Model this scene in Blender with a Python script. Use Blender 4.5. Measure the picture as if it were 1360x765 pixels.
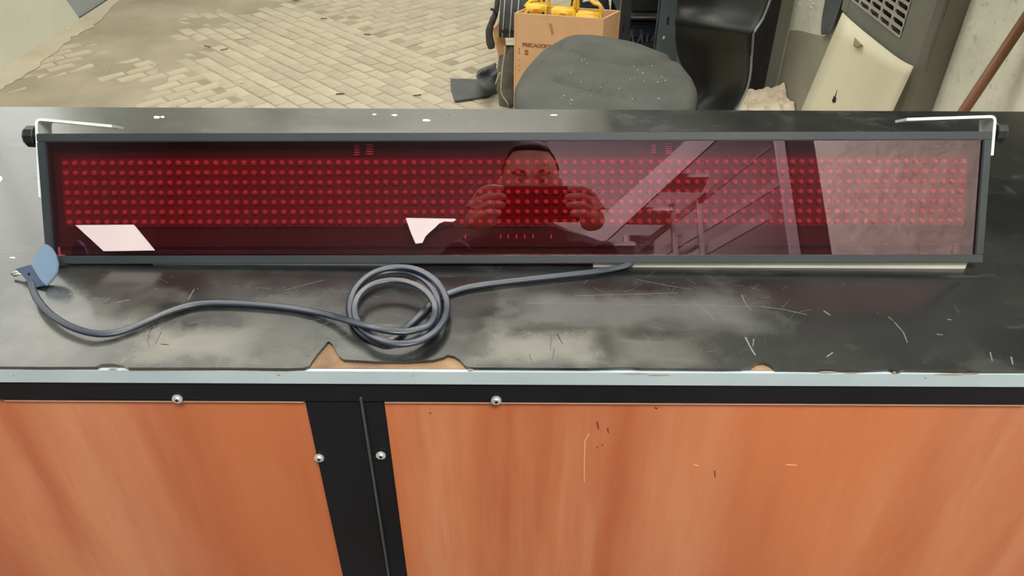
import bpy, bmesh, math, random
from math import sin, cos, radians as R, pi, hypot, exp, floor as fl
from mathutils import Vector as V, Matrix as M
random.seed(7)
sc = bpy.context.scene
COL = sc.collection
for _o in list(bpy.data.objects): bpy.data.objects.remove(_o)

# ---------------------------------------------------------------- camera
F = 1008.0; PITCH = R(36); ROLL = R(.27); H = 1.40
FW = V((0, cos(PITCH), -sin(PITCH))); UP = V((0, sin(PITCH), cos(PITCH))); RT = V((1, 0, 0))
CAM = V((0, 0, H))
cd = bpy.data.cameras.new('camera'); co = bpy.data.objects.new('camera', cd); COL.objects.link(co)
cd.sensor_width = 36; cd.lens = F / 1360 * 36; cd.clip_start = .004; cd.clip_end = 60
_x = RT * cos(ROLL) + UP * sin(ROLL); _y = -RT * sin(ROLL) + UP * cos(ROLL)
mw = M((_x, _y, -FW)).transposed().to_4x4(); mw.translation = CAM
co.matrix_world = mw
sc.camera = co

# ---------------------------------------------------------------- light
sc.view_settings.view_transform = 'Standard'; sc.view_settings.look = 'None'
sc.view_settings.gamma = 1; sc.view_settings.use_curve_mapping = False
sc.view_settings.exposure = 0.0
w = bpy.data.worlds.new('world'); sc.world = w; w.use_nodes = True
w.node_tree.nodes['Background'].inputs[0].default_value = (.80, .88, 1.0, 1)
w.node_tree.nodes['Background'].inputs[1].default_value = 1.0
def area(name, loc, sx, sy, power, col, rot=(0, 0, 0)):
    l = bpy.data.lights.new(name, 'AREA'); l.shape = 'RECTANGLE'; l.size = sx; l.size_y = sy
    l.energy = power; l.color = col
    o = bpy.data.objects.new(name, l); COL.objects.link(o); o.location = loc; o.rotation_euler = rot
    return o
area('yard_fill', (-.7, 3.1, 4.42), 3.2, 1.7, 150, (1, .95, .84))  # unseen lamp added to light the yard and its paving
area('rear_fill', (.35, -1.3, 4.42), 1.5, 1.2, 260, (1, .97, .93))  # added unseen lamp, brightens the right wall mirrored in the pane

area('far_fill', (-.9, 7.2, 4.42), 3.2, 1.0, 90, (1, .97, .9))  # added unseen lamp, brightens the far wall that the counter reflects

# ---------------------------------------------------------------- pixel -> world helpers (points on real planes)
def ray(u, v):
    x = (u - 680) / F; y = -(v - 382.5) / F
    c, s = cos(ROLL), sin(ROLL)
    return FW + RT * (x * c - y * s) + UP * (x * s + y * c)
def PZ(u, v, z): d = ray(u, v); return CAM + d * ((z - H) / d.z)
def PY(u, v, y): d = ray(u, v); return CAM + d * (y / d.y)
def PX(u, v, x): d = ray(u, v); return CAM + d * (x / d.x)

# ---------------------------------------------------------------- materials
MATS = {}
def nodes_of(m): return m.node_tree.nodes, m.node_tree.links
def mat(name, col, rough=.6, col2=None, scale=8, detail=4, bump=0, bscale=None, metal=0, spec=.5, coat=0, stretch=None, lo=.35, hi=.65, rand=0, rough2=None, croug=.1):
    if name in MATS: return MATS[name]
    m = bpy.data.materials.new(name); m.use_nodes = True; N, L = nodes_of(m)
    b = N['Principled BSDF']
    b.inputs['Roughness'].default_value = rough; b.inputs['Metallic'].default_value = metal
    b.inputs['Specular IOR Level'].default_value = spec; b.inputs['Coat Weight'].default_value = coat
    b.inputs['Coat Roughness'].default_value = croug
    b.inputs['Base Color'].default_value = (*col, 1)
    tc = N.new('ShaderNodeTexCoord'); mp = N.new('ShaderNodeMapping'); L.new(tc.outputs['Object'], mp.inputs[0])
    if stretch: mp.inputs['Scale'].default_value = stretch
    nz = N.new('ShaderNodeTexNoise'); nz.inputs['Scale'].default_value = scale; nz.inputs['Detail'].default_value = detail
    L.new(mp.outputs[0], nz.inputs[0])
    cr = N.new('ShaderNodeMapRange'); cr.inputs[1].default_value = lo; cr.inputs[2].default_value = hi
    L.new(nz.outputs[0], cr.inputs[0])
    if col2 is not None:
        mx = N.new('ShaderNodeMix'); mx.data_type = 'RGBA'
        mx.inputs[6].default_value = (*col, 1); mx.inputs[7].default_value = (*col2, 1)
        L.new(cr.outputs[0], mx.inputs[0]); out = mx.outputs[2]
        if rand:
            oi = N.new('ShaderNodeObjectInfo'); ge = N.new('ShaderNodeNewGeometry')
            ad = N.new('ShaderNodeMath'); ad.operation = 'ADD'; L.new(oi.outputs['Random'], ad.inputs[0]); L.new(ge.outputs['Random Per Island'], ad.inputs[1])
            fr = N.new('ShaderNodeMath'); fr.operation = 'FRACT'; L.new(ad.outputs[0], fr.inputs[0])
            rr = N.new('ShaderNodeMapRange'); rr.inputs[3].default_value = 1 - rand; rr.inputs[4].default_value = 1 + rand; L.new(fr.outputs[0], rr.inputs[0])
            hs = N.new('ShaderNodeHueSaturation'); L.new(rr.outputs[0], hs.inputs['Value']); L.new(out, hs.inputs['Color']); out = hs.outputs[0]
        L.new(out, b.inputs['Base Color'])
    if rough2 is not None:
        r2 = N.new('ShaderNodeMapRange'); r2.inputs[1].default_value = lo; r2.inputs[2].default_value = hi
        r2.inputs[3].default_value = rough; r2.inputs[4].default_value = rough2
        L.new(nz.outputs[0], r2.inputs[0]); L.new(r2.outputs[0], b.inputs['Roughness'])
    if bump:
        n2 = N.new('ShaderNodeTexNoise'); n2.inputs['Scale'].default_value = bscale or scale * 4; n2.inputs['Detail'].default_value = 5
        L.new(mp.outputs[0], n2.inputs[0])
        bp = N.new('ShaderNodeBump'); bp.inputs['Strength'].default_value = bump; bp.inputs['Distance'].default_value = .01
        L.new(n2.outputs[0], bp.inputs['Height']); L.new(bp.outputs[0], b.inputs['Normal'])
    MATS[name] = m
    return m

def mix_layer(m, col, kind, scale, lo, hi, stretch=(1, 1, 1), amount=1.0, rough=None, rot=(0, 0, 0)):
    """lays one more worn layer of colour over a material, masked by a procedural texture"""
    N, L = nodes_of(m); b = N['Principled BSDF']
    tc = N.new('ShaderNodeTexCoord'); mp = N.new('ShaderNodeMapping'); mp.inputs['Scale'].default_value = stretch; mp.inputs['Rotation'].default_value = rot
    L.new(tc.outputs['Object'], mp.inputs[0])
    if kind == 'noise':
        t = N.new('ShaderNodeTexNoise'); t.inputs['Scale'].default_value = scale; t.inputs['Detail'].default_value = 7; t.inputs['Roughness'].default_value = .6; o = t.outputs[0]
    elif kind == 'voro':
        t = N.new('ShaderNodeTexVoronoi'); t.inputs['Scale'].default_value = scale; o = t.outputs['Distance']
    elif kind == 'crack':
        t = N.new('ShaderNodeTexVoronoi'); t.feature = 'DISTANCE_TO_EDGE'; t.inputs['Scale'].default_value = scale; o = t.outputs['Distance']
    L.new(mp.outputs[0], t.inputs[0])
    mr = N.new('ShaderNodeMapRange'); mr.inputs[1].default_value = lo; mr.inputs[2].default_value = hi; mr.inputs[3].default_value = 0; mr.inputs[4].default_value = amount
    L.new(o, mr.inputs[0])
    mx = N.new('ShaderNodeMix'); mx.data_type = 'RGBA'; mx.inputs[7].default_value = (*col, 1)
    src = b.inputs['Base Color']
    if src.is_linked: L.new(src.links[0].from_socket, mx.inputs[6])
    else: mx.inputs[6].default_value = src.default_value
    L.new(mr.outputs[0], mx.inputs[0]); L.new(mx.outputs[2], src)
    if rough is not None:
        r = b.inputs['Roughness']; mf = N.new('ShaderNodeMix'); mf.data_type = 'FLOAT'
        if r.is_linked: L.new(r.links[0].from_socket, mf.inputs[2])
        else: mf.inputs[2].default_value = r.default_value
        mf.inputs[3].default_value = rough; L.new(mr.outputs[0], mf.inputs[0]); L.new(mf.outputs[0], r)
    return m

m_paver = mat('paver', (.43, .385, .29), .85, (.355, .315, .235), 5, 5, .25, 60, rand=.10)
m_sand = mat('sand', (.25, .22, .155), .95, (.33, .29, .215), 3, 6, .35, 90)
m_curb = mat('curb', (.38, .34, .25), .9, (.44, .40, .31), 4, 6, .2, 50)
m_white = mat('white_wall', (.66, .68, .60), .7, (.60, .62, .53), 1.3, 3, .05, 20)
mix_layer(m_white, (.50, .47, .35), 'noise', 1.2, .55, .75, amount=.5)
m_plaster = mat('plaster', (.87, .88, .76), .8, (.76, .78, .65), 7, 8, .8, 18)
mix_layer(m_plaster, (.34, .32, .24), 'noise', 24, .62, .74, amount=.8)
mix_layer(m_plaster, (.62, .60, .50), 'noise', 55, .55, .70, amount=.6)
m_shade = mat('shaded_plaster', (.27, .28, .22), .8, (.32, .33, .27), 3, 5, .3, 25)  # the back wall's shade is painted into this darker plaster
m_ceil = mat('ceiling', (.60, .60, .56), .9, (.50, .50, .46), 1.5, 4)
m_farw = mat('far_wall', (.62, .62, .56), .9, (.52, .52, .46), 1, 4)
m_rearw = mat('rear_wall', (.09, .07, .07), .9, (.06, .05, .05), 1, 4)
m_rearg = mat('rear_grey', (.50, .46, .46), .9, (.44, .41, .41), 1, 4)
m_door = mat('blue_door', (.36, .39, .40), .5, (.31, .34, .36), 2, 3)
m_lino = mat('lino', (.007, .009, .009), .18, (.016, .019, .018), 9, 8, .05, 12, spec=.8, rough2=.30, lo=.35, hi=.7, coat=.8, croug=.13)
mix_layer(m_lino, (.08, .09, .085), 'noise', 11, .56, .80, (1, 1.5, 1), .6, .45)
mix_layer(m_lino, (.11, .12, .11), 'noise', 30, .62, .78, (.35, 2.2, 1), .5, .5, rot=(0, 0, .5))
mix_layer(m_lino, (.13, .14, .125), 'noise', 30, .66, .80, (2.0, .35, 1), .4, .5, rot=(0, 0, .35))
def patch(m, x0, x1, y0, y1, soft, col, rough, amount=.85):
    """a worn area of the sheet with its own place on it: soft-edged box, frayed by noise"""
    N, L = nodes_of(m); b = N['Principled BSDF']
    def mt(op, a, b_=None):
        n = N.new('ShaderNodeMath'); n.operation = op
        for k, q in enumerate((a, b_)):
            if q is None: continue
            if isinstance(q, (int, float)): n.inputs[k].default_value = q
            else: L.new(q, n.inputs[k])
        return n.outputs[0]
    tc = N.new('ShaderNodeTexCoord'); sp = N.new('ShaderNodeSeparateXYZ'); L.new(tc.outputs['Object'], sp.inputs[0])
    nz = N.new('ShaderNodeTexNoise'); nz.inputs['Scale'].default_value = 38; nz.inputs['Detail'].default_value = 8; L.new(tc.outputs['Object'], nz.inputs[0])
    dx = mt('SUBTRACT', mt('ABSOLUTE', mt('SUBTRACT', sp.outputs[0], (x0 + x1) / 2)), (x1 - x0) / 2)
    dy = mt('SUBTRACT', mt('ABSOLUTE', mt('SUBTRACT', sp.outputs[1], (y0 + y1) / 2)), (y1 - y0) / 2)
    d = mt('ADD', mt('MAXIMUM', dx, mt('MULTIPLY', dy, 2.0)), mt('MULTIPLY', mt('SUBTRACT', nz.outputs[0], .5), soft * 3))
    mr = N.new('ShaderNodeMapRange'); mr.inputs[1].default_value = soft; mr.inputs[2].default_value = -soft; mr.inputs[3].default_value = 0; mr.inputs[4].default_value = amount
    L.new(d, mr.inputs[0])
    mx = N.new('ShaderNodeMix'); mx.data_type = 'RGBA'; mx.inputs[7].default_value = (*col, 1); c = b.inputs['Base Color']
    L.new(c.links[0].from_socket, mx.inputs[6]); L.new(mr.outputs[0], mx.inputs[0]); L.new(mx.outputs[2], c)
    mf = N.new('ShaderNodeMix'); mf.data_type = 'FLOAT'; r_ = b.inputs['Roughness']; L.new(r_.links[0].from_socket, mf.inputs[2]); mf.inputs[3].default_value = rough
    L.new(mr.outputs[0], mf.inputs[0]); L.new(mf.outputs[0], r_)
def ppatch(u0, u1, v0, v1, soft, col, rough, amount=.85):
    a, b = PZ(u0, v1, .95), PZ(u1, v0, .95); a2, b2 = PZ(u0, v0, .95), PZ(u1, v1, .95)
    patch(m_lino, (a.x + a2.x) / 2, (b.x + b2.x) / 2, a.y, b.y, soft, col, rough, amount)
ppatch(185, 325, 440, 474, .022, (.19, .185, .155), .40, .75)
ppatch(650, 780, 445, 476, .020, (.16, .16, .135), .40, .7)
ppatch(300, 460, 380, 470, .06, (.05, .056, .054), .35, .6)
ppatch(20, 150, 400, 470, .06, (.12, .12, .105), .40, .6)
ppatch(820, 930, 448, 484, .016, (.08, .085, .075), .45, .5)
ppatch(690, 1000, 392, 432, .03, (.10, .11, .105), .45, .5)
m_board = mat('bare_board', (.30, .19, .10), .8, (.15, .09, .055), 22, 6, .3, 120)
m_edge = mat('edge_band', (.46, .56, .61), .5, (.40, .50, .55), 12, 4)
mix_layer(m_edge, (.20, .17, .14), 'noise', 45, .70, .76, (1, 1, 1), .8)
m_steel = mat('black_steel', (.005, .006, .009), .5, (.008, .009, .014), 6, 4, .03, 60, spec=.2)
m_gap = mat('gap', (.004, .004, .004), .9)
m_screw = mat('zinc', (.75, .77, .80), .35, (.6, .62, .66), 60, 2, metal=.6)
m_bezel = mat('bezel', (.022, .030, .034), .42, (.030, .038, .042), 12, 3, spec=.6)
m_hous = mat('housing', (.020, .018, .018), .7, (.028, .026, .026), 8, 3)
m_brk = mat('bracket', (.72, .78, .78), .35, (.62, .70, .70), 20, 3, metal=.1)
m_knob = mat('knob', (.012, .013, .014), .35, (.02, .02, .02), 20, 2)
m_gaplight = mat('gap_light', (.72, .70, .62), .5, (.62, .60, .52), 14, 3)
m_pcb = mat('pcb', (.125, .05, .05), .9, (.105, .04, .04), 20, 3)
m_pcb2 = mat('pcb_dark', (.035, .03, .03), .9)
m_pin = mat('pins', (.75, .6, .6), .6)
m_led = mat('led', (.40, .34, .36), .8, (.34, .28, .30), 300, 2)
m_glint = mat('paper', (.60, .50, .51), .7, (.56, .46, .48), 18, 3)  # white of the mirrored daylight painted on the pane
m_cable = mat('cable', (.018, .028, .046), .32, (.013, .020, .034), 25, 3, spec=.6)
m_plug = mat('plug', (.12, .20, .30), .5, (.10, .165, .25), 18, 3)
m_plugd = mat('plug_dark', (.06, .09, .14), .5, (.045, .07, .11), 18, 3)
m_prong = mat('prong', (.8, .8, .78), .3, (.7, .7, .68), 50, 2, metal=.8)
m_card = mat('cardboard', (.66, .40, .21), .85, (.60, .36, .18), 6, 5, .1, 80)
m_cardin = mat('cardboard_inside', (.30, .16, .09), .9, (.26, .14, .08), 6, 4)
m_ink = mat('print_ink', (.22, .10, .04), .8)
m_yellow = mat('yellow', (.82, .52, .05), .45, (.74, .44, .03), 12, 3)
m_orange = mat('orange_part', (.75, .28, .03), .5, (.65, .24, .03), 12, 3)
m_fab = mat('grey_fabric', (.078, .082, .073), .9, (.060, .064, .057), 10, 5, .25, 220)
m_bplast = mat('black_plastic', (.006, .007, .007), .38, (.009, .010, .010), 4, 4, spec=.5)
m_edgel = mat('plastic_edge', (.16, .17, .17), .4, (.2, .2, .2), 10, 2)
m_bag = mat('bag', (.045, .055, .06), .8, (.065, .075, .08), 12, 4, .3, 160)
m_stripe = mat('stripe', (.45, .47, .46), .7, (.38, .4, .39), 40, 3)
m_olive = mat('olive', (.035, .038, .028), .7, (.055, .055, .04), 12, 3, .2, 60)
m_black = mat('black_cloth', (.010, .010, .011), .85, (.018, .018, .019), 20, 4, .2, 80)
m_mat = mat('rubber_mat', (.055, .062, .062), .6, (.075, .083, .083), 9, 4, .1, 90)
m_greyst = mat('dirty_grey', (.16, .16, .13), .85, (.10, .10, .085), 14, 6, .4, 60)
m_strap = mat('strap', (.62, .55, .42), .7, (.5, .44, .33), 20, 3)
m_blue = mat('shelf_steel', (.105, .155, .19), .45, (.085, .125, .16), 6, 4, metal=.2)
m_dshelf = mat('dark_shelf', (.018, .020, .022), .6, (.028, .03, .032), 6, 3)
m_dblue = mat('dark_blue', (.03, .06, .10), .5, (.025, .05, .085), 10, 3)
m_heat = mat('heater_grey', (.21, .215, .18), .5, (.24, .245, .205), 3, 4)
m_grill = mat('grill_grey', (.40, .41, .36), .5, (.46, .45, .38), 8, 4)
m_hcream = mat('heater_cream', (.84, .81, .62), .45, (.80, .76, .57), 3, 4)
mix_layer(m_hcream, (.78, .58, .42), 'noise', 3.2, .50, .68, amount=.7)
m_hdark = mat('heater_inside', (.010, .007, .005), .8, (.10, .035, .025), 7, 3, lo=.5, hi=.75)
m_brown = mat('brown_pole', (.25, .105, .045), .5, (.20, .08, .035), 10, 4, stretch=(1, 1, .1))
m_heap = mat('pale_paper', (.82, .73, .56), .9, (.68, .58, .42), 8, 6, .5, 30)
m_skin = mat('skin', (.62, .37, .31), .55, (.56, .32, .27), 20, 3)
m_hair = mat('hair', (.012, .009, .008), .6, (.02, .015, .012), 60, 3)
m_shirt = mat('shirt', (.03, .03, .035), .85, (.045, .04, .045), 14, 4)
m_jean = mat('jeans', (.04, .05, .09), .85, (.05, .065, .11), 30, 4)
m_phone = mat('phone', (.01, .01, .012), .25)
m_blocker = mat('blocker_dark', (.05, .04, .03), .6, (.035, .028, .02), 6, 4, stretch=(1, .2, 1))
m_stairs = mat('stair_paint', (.40, .36, .36), .6, (.34, .31, .31), 6, 3)

# the plywood panels: broad figured bands under an orange varnish
def plywood():
    m = mat('plywood', (.56, .165, .060), .34, (.38, .095, .038), 1.6, 3, .04, 14, spec=.5, stretch=(2.6, 1, .6), lo=.36, hi=.64, coat=.25)
    mix_layer(m, (.62, .27, .14), 'noise', 1.5, .46, .66, (3.4, 1, .5), .85, rot=(0, .38, 0))
    mix_layer(m, (.40, .085, .028), 'noise', 2.6, .52, .66, (3.8, 1, .32), .7, rot=(0, -.25, 0))
    mix_layer(m, (.60, .20, .075), 'noise', 4, .48, .70, (4, 1, .3), .4, rot=(0, .15, 0))
    mix_layer(m, (.50, .13, .05), 'noise', 40, .4, .7, (6, 1, .25), .25)
    return m
m_ply = plywood()

# the pane: a dark red acrylic sheet that lets the matrix show through and mirrors the room
def acrylic():
    m = bpy.data.materials.new('red_acrylic'); m.use_nodes = True; N, L = nodes_of(m)
    N.remove(N['Principled BSDF'])
    t = N.new('ShaderNodeBsdfTransparent'); t.inputs[0].default_value = (.90, .42, .45, 1)
    g = N.new('ShaderNodeBsdfGlossy'); g.inputs['Roughness'].default_value = .006; g.inputs[0].default_value = (1, .77, .88, 1)
    fr = N.new('ShaderNodeFresnel'); fr.inputs[0].default_value = 2.35
    ge = N.new('ShaderNodeNewGeometry'); inv = N.new('ShaderNodeMath'); inv.operation = 'SUBTRACT'; inv.inputs[0].default_value = 1; L.new(ge.outputs['Backfacing'], inv.inputs[1])
    mu = N.new('ShaderNodeMath'); mu.operation = 'MULTIPLY'; L.new(fr.outputs[0], mu.inputs[0]); L.new(inv.outputs[0], mu.inputs[1])
    mx = N.new('ShaderNodeMixShader'); L.new(mu.outputs[0], mx.inputs[0]); L.new(t.outputs[0], mx.inputs[1]); L.new(g.outputs[0], mx.inputs[2])
    L.new(mx.outputs[0], N['Material Output'].inputs[0])
    return m
m_acr = acrylic()

# ---------------------------------------------------------------- mesh helpers
def link(name, me, m, parent=None):
    o = bpy.data.objects.new(name, me); COL.objects.link(o)
    if m is not None: me.materials.append(m)
    if parent is not None: o.parent = parent
    return o
def build(name, bm, m, parent=None, smooth=False):
    me = bpy.data.meshes.new(name)
    bmesh.ops.recalc_face_normals(bm, faces=bm.faces)
    bm.to_mesh(me); bm.free()
    if smooth:
        for p in me.polygons: p.use_smooth = True
    return link(name, me, m, parent)
def tag(o, label=None, cat=None, group=None, kind=None):
    if label: o['label'] = label
    if cat: o['category'] = cat
    if group: o['group'] = group
    if kind: o['kind'] = kind
    return o
def thing(name, loc, label, cat, group=None):
    o = bpy.data.objects.new(name, None); COL.objects.link(o); o.location = loc; o.empty_display_size = .05
    TH[o] = V(loc)
    return tag(o, label, cat, group)
TH = {}
def settle():
    """parts were built in world coordinates: keep them in place under their things"""
    bpy.context.view_layer.update()
    for o in list(bpy.data.objects):
        if o.parent in TH and not o.get('_local'):
            o.location = o.location - TH[o.parent]
def bx(bm, a, b, bev=0, mtx=None):
    x0, y0, z0 = a; x1, y1, z1 = b
    vs = [bm.verts.new(p) for p in ((x0,y0,z0),(x1,y0,z0),(x1,y1,z0),(x0,y1,z0),(x0,y0,z1),(x1,y0,z1),(x1,y1,z1),(x0,y1,z1))]
    fs = [bm.faces.new([vs[i] for i in f]) for f in ((0,3,2,1),(4,5,6,7),(0,1,5,4),(1,2,6,5),(2,3,7,6),(3,0,4,7))]
    if bev:
        es = list({e for f in fs for e in f.edges})
        r = bmesh.ops.bevel(bm, geom=es, offset=bev, segments=2, affect='EDGES')
        vs = list({v for f in r['faces'] for v in f.verts} | {v for v in vs if v.is_valid})
    if mtx is not None:
        bmesh.ops.transform(bm, matrix=mtx, verts=[v for v in vs if v.is_valid])
    return vs
def box(name, a, b, m, parent=None, bev=0):
    bm = bmesh.new(); bx(bm, a, b, bev); return build(name, bm, m, parent)
def prism(bm, pts, ext):
    pts = [V(p) for p in pts]; ext = V(ext); n = len(pts)
    a = [bm.verts.new(p) for p in pts]; b = [bm.verts.new(p + ext) for p in pts]
    bm.faces.new(a); bm.faces.new(b[::-1])
    for i in range(n): bm.faces.new([a[i], b[i], b[(i+1) % n], a[(i+1) % n]])
def prism_obj(name, pts, ext, m, parent=None):
    bm = bmesh.new(); prism(bm, pts, ext); return build(name, bm, m, parent)
def smooth_path(pts, n=6):
    pts = [V(p) for p in pts]; out = []
    P = [pts[0] * 2 - pts[1]] + pts + [pts[-1] * 2 - pts[-2]]
    for i in range(1, len(P) - 2):
        for k in range(n):
            t = k / n
            a, b, c, d = P[i-1], P[i], P[i+1], P[i+2]
            out.append(.5 * ((2*b) + (c-a)*t + (2*a-5*b+4*c-d)*t*t + (3*b-a-3*c+d)*t**3))
    out.append(pts[-1]); return out
def sweep(bm, path, prof, up=V((0, 0, 1)), cap=True, radii=None):
    """sweeps a 2-D profile (side, up) along a path"""
    rings = []
    n = len(path)
    for i, p in enumerate(path):
        t = (path[min(i+1, n-1)] - path[max(i-1, 0)]).normalized()
        s = t.cross(up)
        if s.length < 1e-4: s = t.cross(V((1, 0, 0)))
        s.normalize(); u = s.cross(t)
        k = radii[i] if radii else 1
        rings.append([bm.verts.new(p + s * a * k + u * b * k) for a, b in prof])
    m = len(prof)
    for i in range(n - 1):
        for j in range(m):
            bm.faces.new([rings[i][j], rings[i][(j+1) % m], rings[i+1][(j+1) % m], rings[i+1][j]])
    if cap: bm.faces.new(rings[0][::-1]); bm.faces.new(rings[-1])
def circ(r, n=8, ry=None): return [(r * cos(2*pi*i/n), (ry or r) * sin(2*pi*i/n)) for i in range(n)]
def tube(name, pts, r, m, parent=None, n=8, smooth=0):
    bm = bmesh.new(); path = smooth_path(pts, smooth) if smooth else [V(p) for p in pts]
    sweep(bm, path, circ(r, n)); return build(name, bm, m, parent, True)
def cyl(bm, a, b, r, n=16, r2=None):
    a, b = V(a), V(b); sweep(bm, [a, b], circ(r, n), up=V((0, 0, 1)) if abs((b-a).normalized().z) < .9 else V((1, 0, 0)), radii=[1, (r2 or r) / r])
def grid_surface(name, rows, m, parent=None, thick=.01, sub=1):
    bm = bmesh.new(); vs = [[bm.verts.new(p) for p in r] for r in rows]
    for i in range(len(vs) - 1):
        for j in range(len(vs[0]) - 1):
            bm.faces.new([vs[i][j], vs[i][j+1], vs[i+1][j+1], vs[i+1][j]])
    o = build(name, bm, m, parent, True)
    if thick:
        s = o.modifiers.new('solid', 'SOLIDIFY'); s.thickness = thick; s.offset = 0
    if sub:
        s = o.modifiers.new('sub', 'SUBSURF'); s.levels = sub; s.render_levels = sub
    return o

# pose of the sign's face (also used to place what it mirrors)
SC = V((.0009, .6542, .95 + .0062)); ST, SY, SR = R(28.9), R(-.29), R(.514); SW, SH = .9757, .1341
Xv = V((cos(SY), sin(SY), 0)); Nv = V((sin(SY) * cos(ST), -cos(SY) * cos(ST), sin(ST))); Uv = Nv.cross(Xv)
if Uv.z < 0: Uv = -Uv
SX = Xv * cos(SR) + Uv * sin(SR); SU = -Xv * sin(SR) + Uv * cos(SR); SN = SX.cross(SU).normalized()
if SN.dot(Nv) < 0: SN = -SN
def S(x, u, n): return SC + SX * x + SU * u + SN * n      # sign coordinates: along, up the face, out of the face
SM = M(((SX.x, SU.x, SN.x, SC.x), (SX.y, SU.y, SN.y, SC.y), (SX.z, SU.z, SN.z, SC.z), (0, 0, 0, 1)))
def PS(u, v_, n=0):
    d = ray(u, v_); p0 = SC + SN * n; t = (p0 - CAM).dot(SN) / d.dot(SN); p = CAM + d * t - SC
    return p.dot(SX), p.dot(SU)
def RF(u, v_, y):    # where the mirrored line of sight meets the plane at depth y
    x, s = PS(u, v_, -.003); p = S(x, s, -.003); d = ray(u, v_).normalized(); d = d - 2 * d.dot(SN) * SN
    return p + d * ((y - p.y) / d.y)
def RFX(u, v_, x_):
    x, s = PS(u, v_, -.003); p = S(x, s, -.003); d = ray(u, v_).normalized(); d = d - 2 * d.dot(SN) * SN
    return p + d * ((x_ - p.x) / d.x)
# ================================================================ SETTING
FLOOR_SUB = -.006
XR = 1.298; XL = -2.64; CEIL = 4.5; YREAR = -3.6; YFAR = 8.5
floor = tag(box('floor', (XL - .4, YREAR, -.12), (2.6, YFAR, FLOOR_SUB), m_sand), kind='structure')
tag(box('wall_left_rear', (XL - .15, YREAR, -.01), (XL, .4, CEIL), m_rearw), kind='structure')
# unseen glowing panels added high in the left wall to light room and counter
WZ0, WZ1, WY0, WY1 = 1.75, 3.95, .95, 4.3
bm = bmesh.new(); bx(bm, (XL - .15, .4, -.01), (XL, 4.52, WZ0)); bx(bm, (XL - .15, .4, WZ1), (XL, 4.52, CEIL)); bx(bm, (XL - .15, .4, WZ0), (XL, WY0, WZ1)); bx(bm, (XL - .15, WY1, WZ0), (XL, 4.52, WZ1))
tag(build('wall_left', bm, m_white), kind='structure')
fm = bpy.data.materials.new('added_glow'); fm.use_nodes = True; fb = fm.node_tree.nodes['Principled BSDF']
fb.inputs['Emission Color'].default_value = (.95, .98, 1, 1); fb.inputs['Emission Strength'].default_value = 1.2; fb.inputs['Base Color'].default_value = (.7, .7, .7, 1)
wn = tag(box('glow_panel_1', (XL - .09, WY0, WZ0), (XL - .08, WY1, WZ1), fm), kind='structure')
for k in range(1, 5): box('glow_panel_bar', (XL - .10, WY0 + (WY1 - WY0) * k / 5 - .02, WZ0), (XL - .06, WY0 + (WY1 - WY0) * k / 5 + .02, WZ1), m_door, wn)
box('glow_panel_bar', (XL - .10, WY0, (WZ0 + WZ1) / 2 - .02), (XL - .06, WY1, (WZ0 + WZ1) / 2 + .02), m_door, wn)
# leaning end of the left wall and the gate recess beyond it
e0 = PZ(108, 25, 0); e1 = PX(88, 0, XL)
bm = bmesh.new()
prism(bm, [(XL, 4.52, 0), (XL, e0.y, 0), (XL, e1.y, e1.z), (XL, 4.525, .5), (XL, 4.525, CEIL), (XL, 4.52, CEIL)], (-.012, 0, 0))
tag(build('wall_left_end', bm, m_white), kind='structure')
tag(box('wall_left_beyond', (XL - .32, 4.4, -.01), (XL - .16, YFAR, CEIL), m_farw), kind='structure')
d1 = tag(box('door_1', (XL - .04, 4.53, .0), (XL - .016, 7.6, 2.6), m_door), kind='structure')
tag(box('wall_far', (XL - .4, YFAR, -.01), (2.6, YFAR + .15, CEIL), m_farw), kind='structure')
tag(box('wall_rear_left', (XL - .4, YREAR - .15, -.01), (.20, YREAR, CEIL), m_rearw), kind='structure')
tag(box('wall_rear_right', (.20, YREAR - .15, -.01), (2.6, YREAR, CEIL), m_rearg), kind='structure')
tag(box('ceiling', (XL - .4, YREAR, CEIL), (2.6, YFAR, CEIL + .12), m_ceil), kind='structure')
wr = tag(box('wall_right', (XR, RFX(1091, 250, XR).y, -.01), (XR + .15, 3.62, CEIL), m_plaster), kind='structure')
tag(box('wall_right_rear', (2.45, YREAR, -.01), (2.6, -1.72, CEIL), m_rearg), kind='structure')
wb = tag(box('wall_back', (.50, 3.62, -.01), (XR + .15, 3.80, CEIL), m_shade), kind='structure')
tag(box('wall_back_return', (.50, 3.80, -.01), (.65, YFAR, CEIL), m_farw), kind='structure')
# a lighter repaired coat on the right wall above a low olive dado
dz = PX(1070, 45, XR).z
bm = bmesh.new()
pts = []
dl = smooth_path([PX(u, v_, XR) for u, v_ in [(1036, 38), (1050, 40), (1062, 40.5), (1076, 44), (1090, 47), (1106, 50), (1120, 52)]], 4)
dl = [p for p in dl if p.y < 3.61]
prism(bm, [(XR - .004, dl[0].y, -.005)] + [(XR - .004, p.y, p.z) for p in dl] + [(XR - .004, dl[-1].y, -.005)], (.006, 0, 0))
tag(build('trim_1', bm, mat('olive_dado', (.34, .34, .26), .8, (.40, .39, .31), 4, 5, .25, 25)), kind='structure')
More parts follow.
